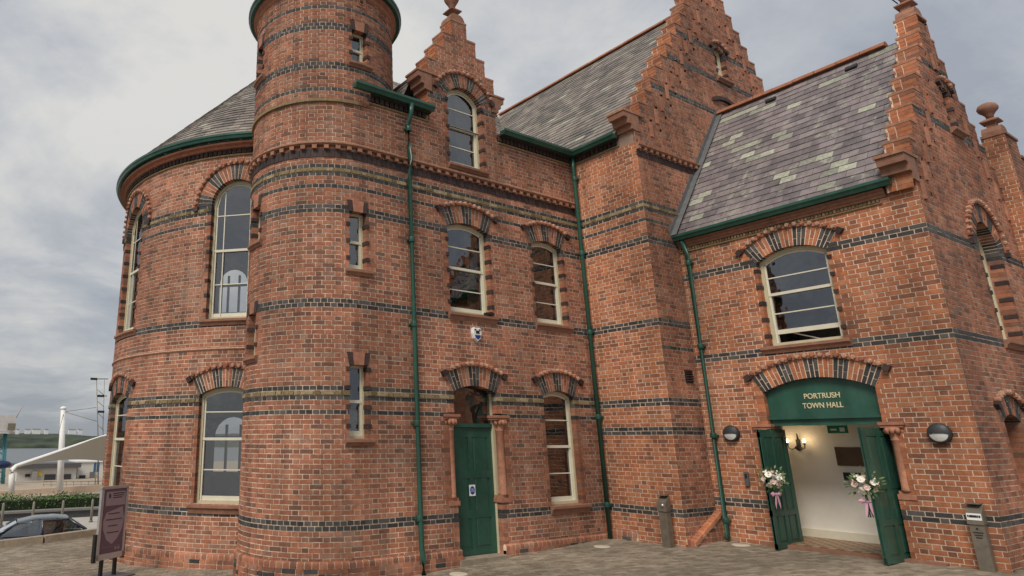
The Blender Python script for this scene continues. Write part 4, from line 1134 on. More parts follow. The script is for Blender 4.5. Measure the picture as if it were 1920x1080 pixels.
# ================================================================== DOORS
def panel_door(parent, P, w, h, cols, rows, name='door', mat=None, t=.05):
    """P(a, z, d): local door plane, a 0..w, z 0..h"""
    mat = mat or m_greenp; mb = MB()
    def bx(a0, a1, z0, z1, d0, d1, m_=mb): m_.hexa([P(a0, z0, d0), P(a1, z0, d0), P(a1, z1, d0), P(a0, z1, d0), P(a0, z0, d1), P(a1, z0, d1), P(a1, z1, d1), P(a0, z1, d1)], 0, True)
    bx(0, w, 0, h, -.012, -t+.012)
    xs = [0, w]; zs = []
    sw = .10*min(1, w/.9)+.01
    cw = (w-sw*(cols+1))/cols
    for i in range(cols+1): bx(i*(cw+sw), i*(cw+sw)+sw, 0, h, .004, -t-.004)
    for z0, z1 in rows[1]: bx(0, w, z0, z1, .0035, -t-.0035)
    dr = mb.build(name, mat, parent)
    pn_ = None
    for i in range(cols):
        for z0, z1 in rows[0]:
            a0 = i*(cw+sw)+sw+.03; a1 = i*(cw+sw)+sw+cw-.03; q = MB()
            for d0, d1 in ((.0, -.03), (-t, -t+.03)):
                s_ = 1 if d0 == 0 else -1
                f = [P(a0+.028, z0+.06, d0-s_*.002), P(a1-.028, z0+.06, d0-s_*.002), P(a1-.028, z1-.06, d0-s_*.002), P(a0+.028, z1-.06, d0-s_*.002), P(a0, z0+.03, d0-s_*.013), P(a1, z0+.03, d0-s_*.013), P(a1, z1-.03, d0-s_*.013), P(a0, z1-.03, d0-s_*.013)]
                q.hexa(f, 0)
            q.build('panel', mat, parent)
    return dr
# side door in the main wall
SD = part('doorway')
DY = MAIN_Y+.20
def Pd(a, z, d): return Vector((8.40+a, DY-d, .16+z))
rows_sd = ([(.10, .72), (.72, 1.42), (1.42, 2.16)], [(0, .10), (.64, .78), (1.35, 1.49), (2.10, 2.29)])
panel_door(SD, Pd, 1.12, 2.29, 2, rows_sd)
mb = MB(); mb.bb(9.52, 9.62, DY-.06, DY+.06, .1, 3.2); mb.bb(8.30, 8.40, DY-.06, DY+.06, .1, 3.2); mb.build('door_frame', m_cream, SD)
mb = MB(); mb.bb(8.30, 9.62, DY-.05, DY+.05, 2.45, 2.52); mb.build('transom', m_greenp, SD)
mb = MB(); mb.face([(8.36, DY, 2.5), (9.58, DY, 2.5), (9.58, DY, 3.3), (8.36, DY, 3.3)]); mb.build('pane', m_glass, SD)
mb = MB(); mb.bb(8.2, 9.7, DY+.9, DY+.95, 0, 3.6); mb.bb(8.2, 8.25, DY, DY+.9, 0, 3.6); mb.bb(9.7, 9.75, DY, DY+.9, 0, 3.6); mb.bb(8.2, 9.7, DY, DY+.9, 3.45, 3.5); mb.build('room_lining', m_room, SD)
mb = MB(); mb.bb(8.36, 9.60, MAIN_Y-.10, MAIN_Y+.25, -.05, .15); mb.build('door_step', m_paver, SD)
mb = MB(); mb.face([(9.0, DY+.12, 2.5), (9.55, DY+.12, 2.5), (9.55, DY+.12, 3.25), (9.0, DY+.12, 3.25)]); mb.build('curtain', m_curtain, SD)
def pilaster(P, z0, z1, parent, w=.25, cap_w=.32):
    """terracotta nook shaft: P(a, z, d) with a along the wall, base, shaft, leafy capital and abacus"""
    mb = MB()
    def bx(a0, a1, za, zb, d0, d1): mb.hexa([P(a0, za, d0), P(a1, za, d0), P(a1, zb, d0), P(a0, zb, d0), P(a0, za, d1), P(a1, za, d1), P(a1, zb, d1), P(a0, zb, d1)], 0, True)
    bx(-w*.5, w*.5, z0, z0+.08, .02, -.2); bx(-w*.42, w*.42, z0+.08, z0+.13, .0, -.18)
    rings = []
    for r_, z in ((.10, z0+.13), (.078, z0+.17), (.078, z1-.30), (.092, z1-.285), (.078, z1-.27), (.10, z1-.18), (.14, z1-.09)):
        c = P(0, z, -.06); rings.append([c+(P(1, z, 0)-P(0, z, 0))*(r_*math.cos(q*math.pi/5))+(P(0, z, 1)-P(0, z, 0))*(r_*math.sin(q*math.pi/5)) for q in range(10)])
    mb.sweep(rings, 0)
    for q in range(5):
        tt = math.pi*(q+.5)/5; c = P(.12*math.cos(tt), z1-.14, -.06+.12*math.sin(tt)); mb.ball(c, .042, 6, 0, (1, 1, 1.4))
    bx(-cap_w*.5, cap_w*.5, z1-.09, z1-.05, .05, -.2); bx(-cap_w*.56, cap_w*.56, z1-.05, z1, .07, -.2)
    return mb.build('pilaster', m_terra, parent)
for x in (8.34, 9.62): pilaster(lambda a, z, d, x=x: Vector((x+a, MAIN_Y-d, z)), 1.06, 2.68, SD)

# entrance of the porch
EN = part('doorway')
def Pp(y, z, d): return Vector((PORCH_X-d, y, z))
board = MB(); hb_ = hPD; K = 12; pts = [(4.96, 2.47), (4.96, 3.08)]
for i in range(K+1):
    y = 4.97+(6.80-4.97)*i/K; pts.append((y, hb_.zc+math.sqrt(max(0, hb_.R**2-(y-5.885)**2))+.01))
pts += [(6.81, 3.08), (6.81, 2.47)]
fr = [Pp(y, z, -.10) for y, z in pts]; bk = [Pp(y, z, -.18) for y, z in pts]
board.face(list(reversed(fr))); board.face(bk)
for i in range(len(pts)): j = (i+1) % len(pts); board.face([fr[i], fr[j], bk[j], bk[i]])
SB = board.build('sign_board', m_green, HALL)
mb = MB(); mb.bb(PORCH_X+.045, PORCH_X+.12, 4.965, 6.805, 2.58, 2.625); mb.bb(PORCH_X+.06, PORCH_X+.12, 4.965, 6.805, 2.465, 2.50); mb.build('moulding', m_green, SB)
def lettering(txt, size, M_, mat, parent, extrude=.006, offset=.0):
    cu = bpy.data.curves.new('lettering', 'FONT'); cu.body = txt; cu.size = size; cu.extrude = extrude; cu.align_x = 'CENTER'; cu.offset = offset
    to = bpy.data.objects.new('lettering', cu); COL.objects.link(to)
    dg = bpy.context.evaluated_depsgraph_get(); me = bpy.data.meshes.new_from_object(to.evaluated_get(dg))
    bpy.data.objects.remove(to); me.materials.clear(); me.materials.append(mat); me.transform(M_)
    return meshobj('lettering', me, parent)
def text_matrix(o, right, up): r_, u_ = Vector(right), Vector(up); n_ = r_.cross(u_); return Matrix(((r_.x, u_.x, n_.x, o[0]), (r_.y, u_.y, n_.y, o[1]), (r_.z, u_.z, n_.z, o[2]), (0, 0, 0, 1)))
lettering('PORTRUSH', .128, text_matrix((PORCH_X+.093, 5.845, 2.94), (0, -.92, 0), (0, 0, 1.05)), m_letter, SB, offset=.001)
lettering('TOWN HALL', .128, text_matrix((PORCH_X+.093, 5.86, 2.77), (0, -.86, 0), (0, 0, 1.05)), m_letter, SB, offset=.001)
# two open leaves
EH = 2.02
rows_en = ([(.08, .60), (.60, 1.16), (1.16, 1.96)], [(0, .09), (.55, .65), (1.10, 1.22), (1.93, EH)])
def Pl(a, z, d): return Vector((13.16+a, 6.80+d, .33+z))
panel_door(EN, Pl, .92, EH+.05, 2, rows_en, mat=m_green)
ang = math.atan2(5.00-5.06, 14.0-12.97)
def Pr(a, z, d): return Vector((12.97+a*math.cos(ang)-d*math.sin(ang), 5.055+a*math.sin(ang)+d*math.cos(ang)-.0, .345+z))
def Prr(a, z, d): return Pr(a, z, -d-.0)
panel_door(EN, Prr, 1.0, EH+.04, 2, rows_en, mat=m_green)
mb = MB(); mb.bb(14.03, 14.09, 6.78, 6.85, .3, 2.47); mb.bb(14.03, 14.09, 4.93, 5.0, .3, 2.47); mb.build('door_frame', m_cream2, EN)
for y in (6.90, 4.85): pilaster(lambda a, z, d, y=y: Vector((PORCH_X-d, y+a, z)), 1.28, 2.50, EN)
# vestibule
VB = EN
mb = MB(); X0, X1, Y0, Y1, ZF, ZC = 13.64, 14.92, 4.9, 8.0, .40, 2.75
mb.face([(X1, 4.12, ZF), (X1, Y1, ZF), (X1, Y1, ZC), (X1, 4.12, ZC)])
mb.face([(14.1, Y1, ZF), (X1, Y1, ZF), (X1, Y1, ZC), (14.1, Y1, ZC)]); mb.face([(14.1, 4.12, ZF), (X1, 4.12, ZF), (X1, 4.12, ZC), (14.1, 4.12, ZC)])
mb.face([(14.02, 4.12, ZC), (X1, 4.12, ZC), (X1, Y1, ZC), (14.02, Y1, ZC)])
mb.face([(14.08, 6.83, ZF), (14.08, Y1, ZF), (14.08, Y1, ZC), (14.08, 6.83, ZC)]); mb.face([(14.08, 4.12, ZF), (14.08, 4.95, ZF), (14.08, 4.95, ZC), (14.08, 4.12, ZC)])
mb.build('vestibule_wall', m_plaster, EN)
mb = MB(); mb.bb(X1-.03, X1-.002, 4.12, Y1, ZF, ZF+.15); mb.build('skirting', m_cream2, EN)
mb = MB()
tl = random.Random(2)
for i in range(11):
    for j in range(22):
        x0 = 13.60+i*.125; y0 = 4.95+j*.125-.3
        if y0 < 4.95 and x0 < 14.05 or y0 > 6.75 and x0 < 14.05: continue
        mb.hexa([(x0+.002, y0+.002, ZF+.004), (x0+.123, y0+.002, ZF+.004), (x0+.123, y0+.123, ZF+.004), (x0+.002, y0+.123, ZF+.004)]+[(x0+.002, y0+.002, ZF-.01), (x0+.123, y0+.002, ZF-.01), (x0+.123, y0+.123, ZF-.01), (x0+.002, y0+.123, ZF-.01)], (i+j) % 2)
mb.build('floor_tile', [flat('clay_floor_tile', (.20, .10, .055, 1), .5), flat('buff_floor_tile', (.30, .22, .14, 1), .5)], EN)
mb = MB(); mb.bb(13.48, 14.6, 4.5, 7.2, .1, ZF-.012); mb.build('door_step', m_stone, EN)
mb = MB(); mb.bb(X1-.035, X1-.003, 5.80, 6.30, 1.74, 2.08); mb.build('wall_plaque', m_plaque, EN)
tag(bpy.data.objects['wall_plaque'], 'dark brown wooden plaque on the cream vestibule wall', 'plaque'); bpy.data.objects['wall_plaque'].parent = None
mb = MB(); mb.bb(X1-.05, X1-.003, 5.96, 6.23, 1.48, 1.62); mb.bb(X1-.055, X1-.05, 6.0, 6.08, 1.52, 1.58, 1)
tag(mb.build('wall_box', [m_iron, m_white]), 'small black box on the vestibule wall below the plaque', 'wall box')
mb = MB(); mb.bb(14.28, 14.31, 5.78, 6.10, 2.33, 2.47, 0); mb.bb(14.275, 14.279, 5.82, 5.90, 2.36, 2.43, 1); mb.bb(14.275, 14.279, 5.95, 6.05, 2.38, 2.41, 1)
tag(mb.build('exit_sign', [flat('exit_green', (.02, .22, .10, 1), .5), m_white]), 'green and white exit sign hanging inside the open entrance', 'sign')
LS = thing('wall_sconce', 'twin branch wall light with two glowing bulbs inside the entrance', 'wall light')
mb = MB(); c = Vector((X1-.03, 6.92, 2.12)); mb.box(c, (.02, .035, .10)); mb.box(c+Vector((-.03, 0, -.06)), (.03, .045, .045), 0, (Vector((1, 0, 0)), Vector((0, .7, .7)), Vector((0, -.7, .7)))); mb.lathe(c+Vector((0, 0, .1)), [(.02, 0), (.012, .09), (.004, .12)], 8)
for s in (-1, 1): mb.tube([c+Vector((-.04, 0, -.05)), c+Vector((-.10, s*.09, -.09)), c+Vector((-.10, s*.15, -.06)), c+Vector((-.10, s*.155, .0))], .01, 6); mb.lathe(c+Vector((-.10, s*.155, .0)), [(.03, 0), (.02, .02), (.014, .05)], 8)
mb.build('bracket', m_iron, LS)
bulb_m = emit_mat('warm_bulb', (1, .72, .38, 1), 9)
for s in (-1, 1):
    b_ = MB(); b_.ball(c+Vector((-.10, s*.155, .075)), .028, 10, 0, (1, 1, 1.3)); b_.build('bulb', bulb_m, LS)
    lp = bpy.data.lights.new('sconce_light', 'POINT'); lp.energy = .45; lp.color = (1, .72, .42); lp.shadow_soft_size = .04
    lo = bpy.data.objects.new('sconce_light', lp); COL.objects.link(lo); lo.location = c+Vector((-.16, s*.155, .10)); lo.parent = LS

# ================================================================== THINGS ON THE WALLS
def bulkhead(y, z, label):
    t = thing('wall_lamp', label, 'wall lamp', 'round bulkhead lamps beside the entrance')
    c = Vector((PORCH_X-.008, y, z)); r = .155
    mb = MB(); rings = [[c+Vector((-d, rr*math.cos(q*math.pi/12), rr*math.sin(q*math.pi/12))) for q in range(24)] for rr, d in ((r, 0), (r, .05), (r*.93, .075), (r*.84, .08))]
    mb.sweep(rings, 0); mb.build('housing', flat('dark_grey_plastic', (.035, .037, .04, 1), .4), t)
    a = MB(); b = MB()
    for m_, t0, t1, off in ((a, 0, math.pi, .0), (b, -math.pi, 0, .0)):
        for i in range(4):
            r0, r1 = r*.86*(1-i/4), r*.86*(1-(i+1)/4); d0, d1 = .075+.035*(1-(1-i/4)**2), .075+.035*(1-(1-(i+1)/4)**2)
            if m_ is a: d0 += .012; d1 += .012
            for q in range(12):
                p0 = t0+(t1-t0)*q/12; p1 = t0+(t1-t0)*(q+1)/12
                m_.face([c+Vector((-d0, r0*math.cos(p0), r0*math.sin(p0))), c+Vector((-d0, r0*math.cos(p1), r0*math.sin(p1))), c+Vector((-d1, r1*math.cos(p1), r1*math.sin(p1))), c+Vector((-d1, r1*math.cos(p0), r1*math.sin(p0)))], 0, True)
    a.bb(c.x-.10, c.x-.07, y-r*.84, y+r*.84, z-.008, z+.004)
    a.build('eyelid', flat('dark_grey_hood', (.04, .042, .046, 1), .4), t); b.build('diffuser', flat('opal_glass', (.62, .62, .60, 1), .25), t)
bulkhead(7.50, 2.335, 'round half hooded wall lamp left of the entrance, beside the green downpipe')
bulkhead(4.245, 2.31, 'round half hooded wall lamp right of the entrance, near the building corner')
ky = thing('key_pad', 'small grey entry panel on the brick left of the open doors', 'entry panel')
mb = MB(); mb.bb(PORCH_X-.045, PORCH_X-.005, 7.30, 7.38, 1.36, 1.61); mb.build('case', flat('grey_metal', (.10, .10, .105, 1), .4), ky)
mb = MB(); mb.bb(PORCH_X-.05, PORCH_X-.046, 7.32, 7.36, 1.50, 1.58); mb.build('display', m_iron, ky)
# burglar alarm box
al = thing('alarm_box', 'white and blue shield shaped alarm box under the upper window', 'alarm box')
c = Vector((9.05, MAIN_Y-.01, 4.235))
sh = [(a*.86, b*.9) for a, b in [(-.13, .14), (-.08, .155), (0, .145), (.08, .155), (.13, .14), (.135, .02), (.10, -.09), (.0, -.165), (-.10, -.09), (-.135, .02)]]
mb = MB(); mb.sweep([[c+Vector((a*s, -d, b*s)) for a, b in reversed(sh)] for s, d in ((1, 0), (1, .05), (.88, .075))], 0, smooth=False); mb.build('case', m_white, al)
mb = MB(); mb.face([c+Vector((a*.68, -.078, b*.72)) for a, b in [(-.12, -.02), (.12, -.02), (.09, -.09), (0, -.15), (-.09, -.09)][::-1]]); mb.build('blue_panel', flat('alarm_blue', (.02, .04, .20, 1), .4), al)
mb = MB(); mb.box(c+Vector((0, -.079, .045)), (.045, .003, .03)); mb.box(c+Vector((-.06, -.079, .09)), (.02, .003, .012)); mb.box(c+Vector((.06, -.079, .09)), (.02, .003, .012)); mb.build('emblem', m_iron, al)
# door notice
dn = thing('door_notice', 'white notice with blue disc fixed to the closed green door', 'notice')
c = Vector((8.955, DY-.008, 1.29))
mb = MB(); mb.box(c, (.075, .004, .10)); mb.build('plate', m_white, dn)
mb = MB(); mb.face([c+Vector((.062*math.cos(q*math.pi/10), -.0065, .075*math.sin(q*math.pi/10))) for q in range(20)]); mb.build('disc', flat('notice_blue', (.012, .045, .24, 1), .4), dn)
lettering('FIRE\nDOOR', .034, text_matrix((c.x, c.y-.008, c.z+.008), (1, 0, 0), (0, 0, 1)), m_white, dn, .0005)
# bird spike / dark object on sill
mb = MB(); mb.box((9.42, MAIN_Y-.05, zk(58)+.03), (.10, .05, .025)); mb.box((9.47, MAIN_Y-.06, zk(58)+.06), (.04, .03, .012)); tag(mb.build('window_wedge', m_iron), 'small black wedge lying on the sill of the upper window', 'wedge')

# bouquets
def bouquet(c, out, label):
    t = thing('bouquet', label, 'flowers', 'wedding posies tied to the open doors')
    c = Vector(c); rg = random.Random(int(c.y*100))
    st = MB(); 
    for i in range(9): st.tube([c+Vector((rg.uniform(-.03, .03), rg.uniform(-.03, .03), -.05)), c+Vector((rg.uniform(-.02, .02), rg.uniform(-.02, .02), -.30)), c+Vector((rg.uniform(-.05, .05), rg.uniform(-.05, .05), -.50))], .006, 5)
    st.build('stem', flat('stem_green', (.05, .11, .03, 1), .6), t)
    lf = MB()
    for i in range(150):
        d = Vector((rg.gauss(0, 1), rg.gauss(0, 1), rg.gauss(0, .8))).normalized(); p = c+d*rg.uniform(.09, .23); a = d.cross(Vector((rg.gauss(0, 1), rg.gauss(0, 1), rg.gauss(0, 1)))).normalized()*rg.uniform(.012, .02); q = d*rg.uniform(.05, .09)
        lf.add([p-a*.3, p+a+q*.5, p+q, p-a+q*.5], [(0, 1, 2, 3)], rg.randrange(2))
    lf.build('foliage', [flat('leaf_green', (.06, .13, .035, 1), .6), flat('pale_leaf', (.18, .24, .10, 1), .6)], t, 'stuff')
    fm = [flat('white_petal', (.84, .80, .70, 1), .7), flat('blush_petal', (.78, .58, .50, 1), .7)]
    k = 20
    for i in range(k):
        zc_ = 1-2*(i+.5)/k; rr = math.sqrt(1-zc_*zc_); tt = i*2.4; d = Vector((rr*math.cos(tt), rr*math.sin(tt), zc_*.8))
        p = c+d*.155; fl_ = MB(); r_ = rg.uniform(.046, .066); fl_.ball(p, r_*.6, 6)
        for q in range(9):
            a = q*2.4; n1_ = d.orthogonal().normalized(); n2_ = d.cross(n1_); v_ = (n1_*math.cos(a)+n2_*math.sin(a)); hgt = .3+.7*(q/9)
            p1 = p+d*r_*.2; p2 = p1+v_*r_*.75+d*r_*.4*hgt; sd_ = d.cross(v_)*r_*.5
            fl_.add([p1-sd_*.4, p1+sd_*.4, p2+sd_, p2+v_*r_*.25+d*r_*.25, p2-sd_], [(0, 1, 2, 3, 4)])
        fl_.build('rose', fm[i % 3 == 0], t)
    rb = MB()
    for s in (-1, 1):
        ax = Vector(out).cross(Z).normalized()*s; b0 = c+Vector((0, 0, -.26))+Vector(out)*.04
        rb.add([b0, b0+ax*.07+Z*.05, b0+ax*.13+Z*.01, b0+ax*.08-Z*.04, b0+ax*.06+Vector(out)*.03], [(0, 1, 4), (1, 2, 4), (2, 3, 4), (3, 0, 4)])
        rb.add([b0, b0+ax*.03+Z*0, b0+ax*.06-Z*.16, b0+ax*.05-Z*.26, b0+ax*.02-Z*.15], [(0, 1, 2, 4), (2, 3, 4)])
    rb.ball(c+Vector((0, 0, -.26))+Vector(out)*.03, .03, 8)
    rb.build('ribbon_bow', flat('pink_ribbon', (.66, .36, .47, 1), .5), t)
bouquet((13.16, 6.66, 1.53), (-.3, -.95, 0), 'posy of white roses with pink bow on the left open door')
bouquet((13.02, 5.18, 1.52), (-.9, -.4, 0), 'posy of white roses with pink ribbon on the right open door')

# ash bins
def ash_bin(c, d, label, top=True):
    """steel post with sloping hood; d = outward direction"""
    t = thing('ash_bin', label, 'ash bin', 'steel ash bins along the wall'); d = Vector(d); s = d.cross(Z); c = Vector(c)
    ax = (s, d, Z); mb = MB(); mb.box(c+Z*.33, (.085, .065, .36), 0, ax); mb.build('post', m_steel, t)
    hd_ = MB()
    P = lambda a, b, z: c+s*a+d*b+Z*z
    hd_.hexa([P(-.095, .085, .66), P(.095, .085, .66), P(.095, .075, .82), P(-.095, .075, .82), P(-.095, -.075, .66), P(.095, -.075, .66), P(.095, -.075, .94), P(-.095, -.075, .94)], 0, True)
    hd_.box(P(0, -.02, .95), (.085, .06, .008), 0, ax); hd_.build('hood', m_steel, t)
    if top:
        lb = MB(); lb.hexa([P(-.085, .088, .72), P(.085, .088, .72), P(.085, .081, .815), P(-.085, .081, .815), P(-.085, .08, .72), P(.085, .08, .72), P(.085, .07, .815), P(-.085, .07, .815)], 0, True)
        lb.build('label_plate', m_white, t)
        q = MB()
        for i, w in enumerate((.010, .006, .012, .008, .012, .009, .007)): q.box(P(-.066+.022*i, .0885, .775), (w, .002, .016), 0, ax)
        q.build('marking', m_iron, t)
        q = MB(); q.box(P(0, .0665, .60), (.012, .002, .012), 0, ax)
        for i in range(3): q.box(P(0, .0665, .545-.035*i), (.06-.012*i, .002, .007), 0, ax)
        q.build('stencil', m_iron, t)
    else:
        q = MB(); q.ball(P(-.03, .08, .77), .035, 10, 0); q.build('stubber', m_alu, t)
    return t
ash_bin((12.30, 8.30, gz(12.3, 8.3)-.02), (-1, 0, 0), 'tarnished steel ash bin at the wing corner left of the entrance', False)
ash_bin((13.50, 4.02, gz(13.5, 4.02)-.02), (-1, 0, 0), 'steel ash bin with white label at the corner right of the entrance')
# pale round ground lights
for c_, lb in (((11.55, 9.22), 'pale round cover in the paving beside the inner corner downpipe'), ((7.95, 9.30), 'pale round cover in the paving before the green side door'), ((13.33, 7.50), 'pale round cover in the paving left of the open entrance')):
    mb = MB(); x, y = c_; mb.lathe((x, y, gz(x, y)), [(.16, -.03), (.16, .004), (.145, .009), (.04, .010)], 20); tag(mb.build('ground_cover', flat('pale_concrete', (.52, .46, .36, 1), .8)), lb, 'ground cover', 'round covers set in the paving')

# ================================================================== NOTICE BOARD (pavement sign)
nb = thing('notice_board', 'tall purple poster in an aluminium pavement sign beside the rotunda', 'sign')
nA = Vector((3.18, 14.0, 0)); 
bL = on_y(181, 1052, 13.4); bR = on_y(228, 1035, 13.72); 
def Pn_(a, z, d):
    o_ = Vector((bL.x, bL.y, 0)); e_ = Vector((bR.x, bR.y, 0)); u_ = (e_-o_); n_ = Vector((u_.y, -u_.x, 0)).normalized(); q = o_+u_*a+n_*d; return Vector((q.x, q.y, z))
zT, zB = on_y(190, 918, 13.4).z, on_y(181, 1052, 13.4).z
gN = gz(bL.x, bL.y)
def nbx(mb, a0, a1, z0, z1, d0, d1, mi=0): mb.hexa([Pn_(a0, z0, d0), Pn_(a1, z0, d0), Pn_(a1, z1, d0), Pn_(a0, z1, d0), Pn_(a0, z0, d1), Pn_(a1, z0, d1), Pn_(a1, z1, d1), Pn_(a0, z1, d1)], mi, True)
m_pur = flat('purple_print', (.15, .095, .125, 1), .35, .05, 3, 0); m_pur2 = flat('mauve_print', (.36, .265, .30, 1), .35, .05, 3, 0)
mb = MB(); nbx(mb, 0, 1, zB+.08, zT, .012, -.012); mb.build('poster', m_pur, nb)
mb = MB()
for a0, a1, z0, z1 in ((-.07, .03, zB, zT+.02), (.97, 1.05, zB, zT+.02), (-.07, 1.05, zT, zT+.05), (-.07, 1.05, zB, zB+.10)): nbx(mb, a0, a1, z0, z1, .026, -.026)
mb.build('frame', m_alu, nb)
mb = MB(); nbx(mb, .14, .95, zT-.30, zT-.05, .0135, .0125); Hn = zT-zB
shp = [(.20, .66), (.86, .73), (.95, .55), (.90, .40), (.72, .27), (.52, .20), (.30, .27), (.12, .42), (.10, .55)]
mb.face([Pn_(a, zB+Hn*z, .0135) for a, z in shp]); mb.build('print_panel', m_pur2, nb)
mb = MB()
for i, (a0, a1, zf_) in enumerate(((.42, .9, .93), (.42, .86, .90), (.42, .8, .87), (.28, .75, .64), (.2, .88, .555), (.3, .7, .465), (.28, .78, .37))): nbx(mb, a0, a1, zB+Hn*zf_-.008, zB+Hn*zf_+.008, .0155, .0145)
mb.ball(Pn_(.26, zB+Hn*.90, .012), .035, 10, 0, (1, .2, 1.3)); mb.build('print_line', flat('dark_print', (.05, .03, .045, 1), .4), nb)
mb = MB(); nbx(mb, .66, .73, zB+Hn*.12, zB+Hn*.155, .0145, .0135); nbx(mb, .78, .86, zB+Hn*.12, zB+Hn*.155, .0145, .0135); nbx(mb, .1, .9, zB+Hn*.17, zB+Hn*.173, .0145, .0135); mb.build('print_mark', m_pur2, nb)
mb = MB()
for a in (-.10, 1.06): nbx(mb, a-.05, a+.05, zB-.03, zB+.45, .01, -.05)
for a in (.2, .75): nbx(mb, a-.05, a+.05, gN+.03, zB+.02, .02, -.03)
mb.build('leg', m_iron, nb)
mb = MB(); nbx(mb, -.1, 1.15, gN-.0, gN+.05, .30, -.30); mb.build('base', flat('grey_rubber', (.10, .105, .115, 1), .6), nb)

# ================================================================== KERB, ROAD, SEA AND BEYOND
kb = thing('low_kerb_wall', 'low pale stone edging at the end of the paved forecourt', 'kerb')
def kerbstone(p, q, h=.17, w=.22):
    p, q = Vector(p), Vector(q); d = (q-p).normalized(); n_ = Vector((-d.y, d.x, 0)); L = (q-p).length; k = int(L/.9)
    for i in range(k):
        a = p.lerp(q, (i+.004)/k); b = p.lerp(q, (i+.996)/k); mb = MB()
        za, zb = gz(a.x, a.y), gz(b.x, b.y)
        V = lambda v, s, z: Vector((v.x, v.y, z))+n_*s
        mb.hexa([V(a, 0, za+h), V(b, 0, zb+h), V(b, w, zb+h), V(a, w, za+h), V(a, 0, za-.8), V(b, 0, zb-.8), V(b, w, zb-.8), V(a, w, za-.8)], 0); mb.build('kerb_stone', flat_kerb, kb)
flat_kerb = flat('pale_kerb_stone', (.33, .27, .20, 1), .85, .2, 6, .3)
kerbstone((-9, 19.6, 0), (2.9, 19.5, 0)); kerbstone((2.95, 19.5, 0), (14, 21.3, 0))
m_asph = flat('asphalt', (.055, .054, .053, 1), .9, .2, 5, .3)
rd = MB(); rd.face([(-120, 19.4, -1.52), (160, 19.4, -1.52), (160, 31.5, -1.6), (-120, 31.5, -1.6)]); struct(rd.build('road', m_asph))
fp = MB(); fp.bb(-120, 160, 31.5, 36.6, -2.2, -1.47); struct(fp.build('footpath', flat('pale_concrete_paving', (.40, .37, .33, 1), .9, .15, 2, .2)))
# planter wall and hedge
pw2 = MB(); ZPL = on_y(70, 957, 36.8).z; ZHT = on_y(70, 927, 38).z
pw2.bb(-40, 60, 36.8, 37.3, -2.2, ZPL-.09); pw2.bb(-40, 60, 36.7, 37.4, ZPL-.09, ZPL, 1)
tag(pw2.build('planter_wall', [flat('grey_render', (.10, .098, .095, 1), .85), flat('grey_coping', (.20, .19, .175, 1), .8)]), 'low dark grey wall with coping in front of the hedge', 'wall')
hd_ = thing('hedge', 'clipped green hedge behind the low grey planter wall', 'hedge'); rg = random.Random(11); hm = MB()
for i in range(9000):
    x = rg.uniform(1.0, 16); cl_ = .5+.5*math.sin(x*2.1)+.3*math.sin(x*5.3)
    hgt = (ZHT-ZPL)+.14*(cl_-.6)+rg.uniform(-.12, .10); y = rg.uniform(37.4, 38.5); z = ZPL-.05+hgt*rg.random()**.6
    if z > ZPL-.05+hgt*.75 and rg.random() < .25: z += rg.uniform(0, .12)
    d = Vector((rg.gauss(0, 1), rg.gauss(0, 1), rg.gauss(0, .8)+.5)).normalized(); a = d.orthogonal().normalized()*rg.uniform(.035, .07); b = d.cross(a).normalized()*rg.uniform(.02, .035)
    p = Vector((x, y, z)); hm.add([p-a, p-b, p+a, p+b], [(0, 1, 2, 3)], rg.randrange(3))
hm.build('foliage', [flat('hedge_leaf', (.06, .14, .024, 1), .6), flat('hedge_leaf_dark', (.026, .06, .014, 1), .6), flat('hedge_leaf_pale', (.12, .21, .04, 1), .6)], hd_, 'stuff')
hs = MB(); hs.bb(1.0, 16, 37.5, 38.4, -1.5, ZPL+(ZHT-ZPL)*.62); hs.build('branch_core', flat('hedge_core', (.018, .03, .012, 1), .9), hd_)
# bollards
bz = -1.47
proto_b = None
for i, (px_, lb) in enumerate(((5, 'slim grey bollard at the far left edge of the road'), (62, 'slim grey bollard rising behind the car roof'), (117, 'slim grey bollard just right of the car roof'), (172, 'slim grey bollard beside the purple pavement sign'))):
    p = on_y(px_, 960, 34.2); t = thing('bollard', lb, 'bollard', 'slim bollards along the far footpath'); t.location = (p.x, 34.2, bz)
    if proto_b is None:
        mb = MB(); mb.lathe((0, 0, 0), [(.06, 0), (.055, .94), (.04, 1.0), (.01, 1.02)], 10); pb_ = mb.build('post', flat('weathered_timber', (.24, .215, .17, 1), .8), t); mb = MB(); mb.lathe((0, 0, 0), [(.09, 0), (.09, .06), (.06, .08)], 10); pc_ = mb.build('base_ring', m_steel, t); proto_b = (pb_.data, pc_.data)
    else: meshobj('post', proto_b[0], t); meshobj('base_ring', proto_b[1], t)
